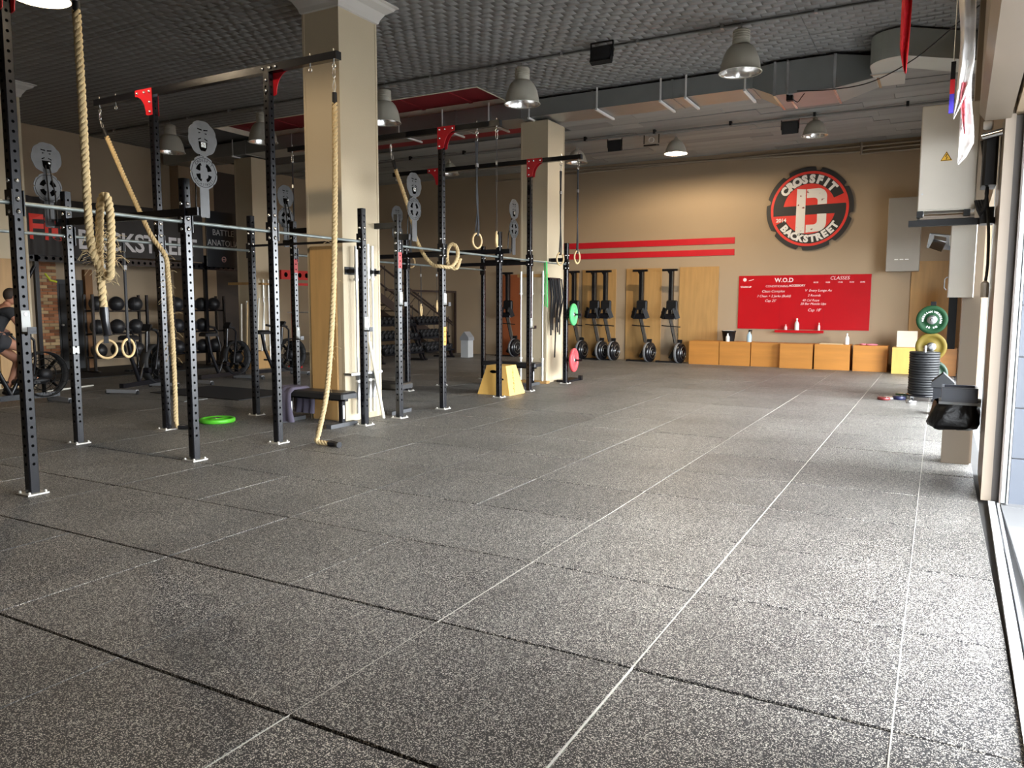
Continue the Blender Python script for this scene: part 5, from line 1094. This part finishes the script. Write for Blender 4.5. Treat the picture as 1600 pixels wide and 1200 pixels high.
for s in (-1, 1):                                           # hands closed round the grips
    J2 = [(s * .25, .065, 1.10, .026), (s * .25, .035, 1.107, .034)]; E2 = [(0, 1)]
    skin('palm', J2, E2, SKIN, body)
    for f in range(4):
        y = .055 - f * .021; R_ = .034
        skin('finger', [(s * .25 + s * R_ * math.cos(a) * .9, y, 1.085 + R_ * math.sin(a), .0095) for a in (1.7, .7, -.3, -1.3, -2.2)], [(0, 1), (1, 2), (2, 3), (3, 4)], SKIN, body, sub=1)
    skin('thumb', [(s * .235, .06, 1.10, .012), (s * .22, .03, 1.09, .011), (s * .222, .0, 1.078, .009)], [(0, 1), (1, 2)], SKIN, body, sub=1)
    MB().sph((s * .2, .115 + s * .10, (.86 if s > 0 else .68) - .475), (.056, .15, .055), 14, 8).sph((s * .2, .03 + s * .08, (.86 if s > 0 else .68) - .43), (.052, .06, .06), 12, 8).build('shoe', DARK, pr_, True)
skin('t_shirt', [(0, -.35, 1.04, (.19, .145)), (0, -.29, 1.2, (.175, .13)), (0, -.2, 1.36, (.195, .14)), (0, -.15, 1.45, (.13, .105)), (.19, -.15, 1.43, .085), (.245, -.11, 1.31, .072), (-.19, -.15, 1.43, .085), (-.245, -.11, 1.31, .072)], [(0, 1), (1, 2), (2, 3), (3, 4), (4, 5), (3, 6), (6, 7)], SHIRT, pr_)
skin('shorts', [(0, -.36, 1.06, (.18, .14)), (.11, -.28, 1.0, .115), (.135, -.1, .935, .105), (-.11, -.28, 1.0, .115), (-.135, -.1, .85, .105)], [(0, 1), (1, 2), (0, 3), (3, 4)], SHORT, pr_)
hd = MB().sph((0, -.015, 1.645), (.078, .098, .118), 20, 14); hd.sph((0, .045, 1.585), (.05, .05, .05), 12, 8); ho = hd.build('head', SKIN, pr_, True)
MB().lathe([(.022, 0), (.016, .02), (.008, .05)], (0, .075, 1.625), (0, .45, .9), 10).sph((0, .098, 1.628), (.015, .016, .012), 8, 6).build('nose', SKIN, ho, True)
for s in (-1, 1):
    MB().sph((s * .078, -.02, 1.635), (.012, .024, .034), 10, 8).build('ear', SKIN, ho, True); e = MB().sph((s * .031, .071, 1.655), (.014, .01, .009), 10, 6).build('eye', WHITE, ho, True); MB().sph((s * .031, .079, 1.655), (.006, .004, .006), 8, 6).build('iris', HOLE, ho, True)
    MB().tube([(s * .012, .084, 1.676), (s * .033, .085, 1.682), (s * .052, .073, 1.675)], .005, 5).build('eyebrow', HAIR, ho, True)
MB().tube([(-.025, .088, 1.588), (0, .095, 1.586), (.025, .088, 1.588)], .006, 6).build('mouth', mat('lip', (.35, .10, .08), .5), ho, True)
MB().sph((0, -.032, 1.672), (.085, .098, .105), 18, 10).build('hair', HAIR, ho, True)
MB().sph((0, .04, 1.563), (.055, .058, .042), 14, 8).build('beard', HAIR, ho, True)
# white pipes in a plywood bin, pillar rail with barbells
t = thing('pipe_bin', 'low plywood bin holding the bundle of white pipes', 'bin', (-14.55, 12.25, 0))
for x0, x1, y0, y1 in ((-14.95, -14.15, 11.95, 11.97), (-14.95, -14.15, 12.5, 12.52), (-14.95, -14.93, 11.97, 12.5), (-14.17, -14.15, 11.97, 12.5)): MB().bb(x0, x1, y0, y1, 0, .42).build('panel', PLY, t)
PVC = mat('white_pvc', (.78, .75, .66), .35, var=.04)
for k in range(9):
    x, y = -14.7 + k * .055, 12.1 + (k % 3) * .1
    solo(MB().cyl((x + .04, y, .03), (x - .02 + .015 * k, y + .1, 1.55 + (k * 7 % 5) * .035), .02, 8), 'pvc_pipe', PVC if k != 3 else WOOD, 'white pipe in the plywood bin, %s from the banner side' % ('first', 'second', 'third', 'fourth, wooden,', 'fifth', 'sixth', 'seventh', 'eighth', 'ninth')[k], 'pipe', 'pipes in the plywood bin')
for k, y in enumerate((12.85, 13.02)): barbell(['barbell on the dim pillar, nearer the pipe bin', 'barbell on the dim pillar, farther from the pipe bin'][k], -14.66, y, .05, 2.1)
t = thing('barbell_wall_rack', 'wooden rail holding two barbells to the dim pillar', 'barbell rack', (-14.7, 12.9, 2.0)); MB().bb(-14.72, -14.6, 12.75, 13.15, 2.02, 2.07).build('upper_rail', PLY, t); MB().bb(-15.6, -14.7, 12.58, 12.64, 2.02, 2.08).build('front_rail', PLY, t); MB().bb(-14.72, -14.6, 12.75, 13.15, 0, .045).build('lower_rail', PLY, t)
# red rack
t = thing('red_rack', 'red steel rack with a perforated beam at the dim end', 'rack', (-13.7, 13.6, 0)); RR = mat('red_powder_coat', (.38, .012, .012), .4)
for y in (12.9, 14.3): p = MB().bb(-13.75, -13.67, y - .04, y + .04, 0, 2.45).build('post', RR, t); MB().bb(-13.9, -13.5, y - .04, y + .04, 0, .05).build('foot', RR, p)
MB().bb(-13.74, -13.68, 12.5, 14.7, 2.14, 2.36).build('beam', RR, t); MB().bb(-13.75, -13.66, 12.9, 14.3, 2.0, 2.06).build('lower_beam', RR, t); MB().cyl((-13.6, 12.6, 1.35), (-13.6, 14.6, 1.35), .014, 8).build('rack_bar', STEEL, t)
for k in range(9): y = 12.65 + k * .23; MB().add([(-13.678, y + .06 * math.cos(a), 2.25 + .06 * math.sin(a)) for a in [2 * math.pi * q / 12 for q in range(12)]], [tuple(range(12))]).build('beam_hole', HOLE, t)
# dumbbell racks with dumbbells
dbm = []
for r_, L_ in ((.065, .15), (.075, .16), (.085, .17)):
    h1 = MB(); h1.lathe([(r_ * .8, -L_), (r_, -L_ + .015), (r_, -L_ * .45), (r_ * .8, -L_ * .4)], ax=(1, 0, 0), n=6, smooth=False); a = h1.mesh('head')
    h2 = MB(); h2.lathe([(r_ * .8, L_ * .4), (r_, L_ * .45), (r_, L_ - .015), (r_ * .8, L_)], ax=(1, 0, 0), n=6, smooth=False); c = h2.mesh('head')
    g = MB().cyl((-L_ * .42, 0, 0), (L_ * .42, 0, 0), .015, 8).mesh('handle'); a.materials.append(RUBBER); c.materials.append(RUBBER); g.materials.append(CHROME); dbm.append((a, c, g))
for q, (y0, y1) in enumerate(((14.75, 16.5), (16.62, 18.0))):
    t = thing('dumbbell_rack', ['black three-tier dumbbell rack nearer the crowned pillar', 'black three-tier dumbbell rack next to the gable-topped bin'][q], 'rack', (-12.75, (y0 + y1) / 2, 0), group='dumbbell racks')
    for y in (y0, y1): MB().add([(-12.5, y - .03, 0), (-12.42, y - .03, 0), (-12.85, y - .03, 1.2), (-12.95, y - .03, 1.2), (-12.5, y + .03, 0), (-12.42, y + .03, 0), (-12.85, y + .03, 1.2), (-12.95, y + .03, 1.2)], [(0, 1, 2, 3), (7, 6, 5, 4), (0, 4, 5, 1), (1, 5, 6, 2), (2, 6, 7, 3), (3, 7, 4, 0)]).bb(-13.1, -12.4, y - .04, y + .04, 0, .05).build('side_frame', BLACK, t)
    for k, (z, xx) in enumerate(((.28, -12.58), (.66, -12.72), (1.04, -12.86))):
        Rm = Matrix.Rotation(.3, 3, 'Y'); MB().box((xx, (y0 + y1) / 2, z), (.36, y1 - y0, .02), Rm).build('tray', BLACK, t); MB().box((xx + .18, (y0 + y1) / 2, z - .04), (.02, y1 - y0, .06), Rm).build('tray_lip', BLACK, t)
        n = 9 if q == 0 else 7
        for i in range(n):
            o = bpy.data.objects.new('dumbbell', None); COL.objects.link(o); rr = (.065, .075, .085)[2 - k]
            o.location = (xx + .01, y0 + .12 + (y1 - y0 - .24) * i / (n - 1), z + rr + .012); o.rotation_euler = (0, .3, 0)
            tag(o, '%s dumbbell from the pillar, %s tier, rack %s' % (('first', 'second', 'third', 'fourth', 'fifth', 'sixth', 'seventh', 'eighth', 'ninth')[i], ('lowest', 'middle', 'top')[k], 'nearer the pillar' if q == 0 else 'next to the gable-topped bin'), 'dumbbell', 'dumbbells on the racks')
            for nm, me in zip(('head', 'head', 'handle'), dbm[2 - k]): p = bpy.data.objects.new(nm, me); COL.objects.link(p); p.parent = o
# steel stair behind the dumbbells
t = thing('steel_stair', 'dark steel stair with thin railings behind the dumbbell racks', 'stairs', (-14.0, 17.5, 0)); DST = mat('dark_brown_steel', (.03, .018, .014), .5)
for k in range(13): MB().bb(-14.4, -13.6, 19.35 - k * .36, 19.67 - k * .36, .15 + k * .17, .19 + k * .17).build('tread', DST, t)
for x in (-14.42, -13.6):
    MB().add([(x, 19.7, 0), (x + .03, 19.7, 0), (x + .03, 19.7, .25), (x, 19.7, .25), (x, 14.7, 2.25), (x + .03, 14.7, 2.25), (x + .03, 14.7, 2.5), (x, 14.7, 2.5)], [(0, 1, 2, 3), (7, 6, 5, 4), (0, 4, 5, 1), (1, 5, 6, 2), (2, 6, 7, 3), (3, 7, 4, 0)]).build('stringer', DST, t)
    MB().tube([(x + .015, 19.68, 1.0), (x + .015, 14.9, 3.17)], .03, 6).build('handrail', DST, t)
    for k in range(6): y = 19.5 - k * .8; zb = .1 + (19.7 - y) * .453; MB().cyl((x + .015, y, zb), (x + .015, y, zb + .98), .012, 6).build('baluster', DST, t)
    for k in range(5): y = 19.5 - k * .8; zb = .1 + (19.7 - y) * .453; MB().cyl((x + .015, y, zb + .98), (x + .015, y - .78, zb + .35), .01, 5).build('brace', DST, t)
t = thing('stair_guard', 'dark steel guard rail frame in front of the stair', 'railing', (-13.45, 17.9, 0))
MB().bb(-13.5, -13.44, 16.2, 19.75, 1.92, 1.98).build('top_rail', DST, t)
for y in (17.2, 18.9, 19.72): MB().bb(-13.5, -13.44, y - .03, y + .03, 0, 1.92).build('post', DST, t)
MB().tube([(-13.47, 17.3, 1.9), (-13.47, 19.6, .9)], .03, 6).build('diagonal', DST, t)
# mats and rod on the floor
for k, (x0, x1, y0, y1, m, lb) in enumerate(((-11.9, -9.7, 7.6, 8.9, 'black_mat', 'thin black exercise mat on the floor behind the nearer rig'), (-10.95, -10.3, 7.05, 7.5, 'grey_mat', 'small grey exercise mat on the floor behind the nearer rig'))):
    solo(MB().rbox(x0, x1, y0, y1, .0015, .014, .004), 'exercise_mat', MATS.get(m) or mat(m, (.16, .165, .16), .6), lb, 'mat')
solo(MB().cyl((-13.5, 6.75, .02), (-13.75, 7.75, .02), .016, 8), 'white_rod', PVC, 'white rod lying on the floor beyond the rider', 'rod')
# ---------------------------------------------------------------- ceiling lamps, floodlights, conduits
REFL = mat('lamp_reflector', (.85, .84, .82), .22, .9, var=.02); BULB = mat('lamp_glass_off', (.75, .74, .70), .2); BULBON = mat('lamp_glass_lit', (1, .85, .6), .3, emit=(1.0, .72, .38, 40.0))
def lamp(label, x, y, ballast=True, lit=False, power=1.0):
    t = thing('high_bay_lamp', label, 'lamp', (x, y, 4.81 if ballast else 5.08), group='high bay lamps'); z = 0
    if ballast:
        top = .37; MB().lathe([(.112, .37), (.122, .385), (.108, .56), (.09, .58), (.0, .585)], n=20).build('ballast', LAMPG, t, True)
        for k in range(5): MB().torus((0, 0, .43 + k * .03), (0, 0, 1), .117, .006, 20, 5).build('cooling_rib', LAMPG, t, True)
        prof = [(.10, .37), (.15, .355), (.20, .30), (.245, .20), (.268, .10), (.278, .02), (.29, .0)]; cz0 = .60
    else:
        prof = [(.05, .31), (.10, .295), (.16, .24), (.205, .16), (.235, .07), (.245, .02), (.265, .0)]; MB().lathe([(.05, .30), (.05, .35), (.02, .37), (0, .37)], n=14).build('socket_cap', LAMPG, t, True); cz0 = .36
    MB().lathe(prof, n=32, cap=False).build('shade', LAMPG, t, True)
    inn = [(max(r - .012, 0.01), h) for r, h in prof]; inn[0] = (.02, inn[0][1] - .012)
    me = MB(); me.lathe(inn[::-1], n=32, cap=False); me.v = [(a, b, c + .002) for a, b, c in me.v]; ref = me.build('reflector', REFL, t, True)
    ref.data.flip_normals() if hasattr(ref.data, 'flip_normals') else None
    MB().torus((0, 0, 0), (0, 0, 1), prof[-1][0], .008, 32, 6).build('rim', LAMPG, t, True)
    MB().sph((0, 0, .17), (.06, .06, .09), 12, 8).build('bulb', BULBON if lit else BULB, t, True)
    MB().cyl((0, 0, cz0), (0, 0, 5.5 - (4.81 if ballast else 5.08)), .008, 6).build('stem', STEEL, t, True)
    if lit:
        l = bpy.data.lights.new('bulb_light', 'POINT'); l.energy = LAMP_W * 10 * power; l.color = (1.0, .80, .55); l.shadow_soft_size = .04
        o = bpy.data.objects.new('bulb_light', l); COL.objects.link(o); o.parent = t; o.location = (0, 0, .035)
lamp('unlit beige high bay lamp nearest the duct elbow', -2.56, 10.37)
lamp('unlit beige high bay lamp between the two pillars, right above the ring beam', -6.07, 10.42)
lamp('unlit beige high bay lamp beside the crowned pillar, before the red recess', -8.87, 10.39)
lamp('unlit high bay lamp partly behind the tall front upright', -12.1, 10.55)
lamp('unlit brownish high bay lamp beside the tall back upright', -14.68, 10.37)
lamp('lit shallow high bay lamp above the far wall between floodlight and logo', -5.52, 17.0, False, True, 1.8)
lamp('unlit shallow high bay lamp above the gear logo', -2.40, 16.5, False)
lamp('unlit shallow high bay lamp behind the far ring beam', -11.83, 16.95, False)
lamp('unlit shallow high bay lamp behind the far pillar', -8.05, 17.0, False)
lamp('lit high bay lamp at the top edge above the folded rope', -8.55, 4.1, True, True, .5)
lamp('unseen lit high bay lamp added to brighten the middle of the open floor', -5.0, 4.1, True, True, .3)  # added above the view as warm fill for the floor
lamp('unseen lit high bay lamp added to brighten the open floor near the door wall', -2.0, 4.1, True, True, .25)  # second added fill lamp, also out of view
def flood(label, x, y, tilt, open_=False):
    t = thing('floodlight', label, 'floodlight', (x, y, 5.2), group='ceiling floodlights')
    Rm = Matrix.Rotation(tilt, 3, 'X')
    if not open_: MB().box((0, 0, .10), (.33, .10, .25), Rm).build('housing', DARK, t, True); MB().box(tuple(Rm @ Vector((0, -.055, 0)) + Vector((0, 0, .10))), (.29, .008, .21), Rm).build('glass', mat('dark_glass', (.02, .02, .022), .1), t, True)
    else: MB().box((0, 0, .02), (.30, .22, .03), Matrix.Rotation(.15, 3, 'X')).build('housing', DARK, t, True); MB().torus((0, 0, .14), (0, 1, 0), .06, .012, 16, 6).build('lamp_tube', WHITE, t, True)
    MB().bb(-.185, -.17, -.015, .015, .06, .29).bb(.17, .185, -.015, .015, .06, .29).bb(-.185, .185, -.015, .015, .28, .30).build('yoke', DARK, t, True)
flood('black floodlight on the ceiling between two lamps over the open floor', -4.59, 10.2, -.35); flood('black floodlight on the ceiling next to the far pillar', -6.85, 16.5, .3)
flood('open black floodlight frame on the ceiling next to the lit lamp', -5.95, 16.5, .2, True); flood('small black floodlight on the ceiling above the gear logo', -2.9, 16.5, .4)
CON = mat('grey_conduit', (.22, .22, .21), .5)
t = thing('ceiling_conduit', 'grey conduit across the ceiling that feeds the front lamp row', 'conduit', (-8, 10.44, 5.44), group='ceiling conduits'); MB().cyl((XL, 10.36, 5.455), (.45, 10.36, 5.455), .018, 8).build('tube', CON, t)
for k in range(14): MB().bb(-16.6 + k * 1.25, -16.56 + k * 1.25, 10.33, 10.39, 5.44, 5.5).build('clip', STEEL, t)
t = thing('ceiling_conduit', 'grey conduit across the far ceiling that feeds the back lamp row', 'conduit', (-8, 16.2, 5.4), group='ceiling conduits'); MB().cyl((XL, 16.2, 5.42), (.55, 16.2, 5.42), .025, 8).build('tube', CON, t)
for k in range(10): MB().bb(-16 + k * 1.7, -15.95 + k * 1.7, 16.15, 16.25, 5.40, 5.5).build('clip', DARK, t)
solo(MB().tube(smooth_path([(-2.1, 12.28, 4.95), (-1.6, 12.25, 4.90), (-1.0, 11.8, 4.82), (-.4, 11.0, 4.85), (.1, 10.2, 5.0), (.42, 9.8, 5.12)], .1), .008, 6), 'loose_cable', DARK, 'thin black cable sagging from the duct fan box to the door wall', 'cable')
t = thing('duct_junction', 'small black junction box with loose leads under the duct fan box', 'junction box', (-2.2, 12.5, 4.85)); MB().bb(-2.28, -2.18, 12.4, 12.5, 4.85, 4.93).build('box', DARK, t); MB().tube(smooth_path([(-2.2, 12.4, 4.88), (-2.1, 12.38, 4.80), (-2.05, 12.38, 4.86), (-2.0, 12.4, 4.93)], .04), .007, 5).build('lead', DARK, t)
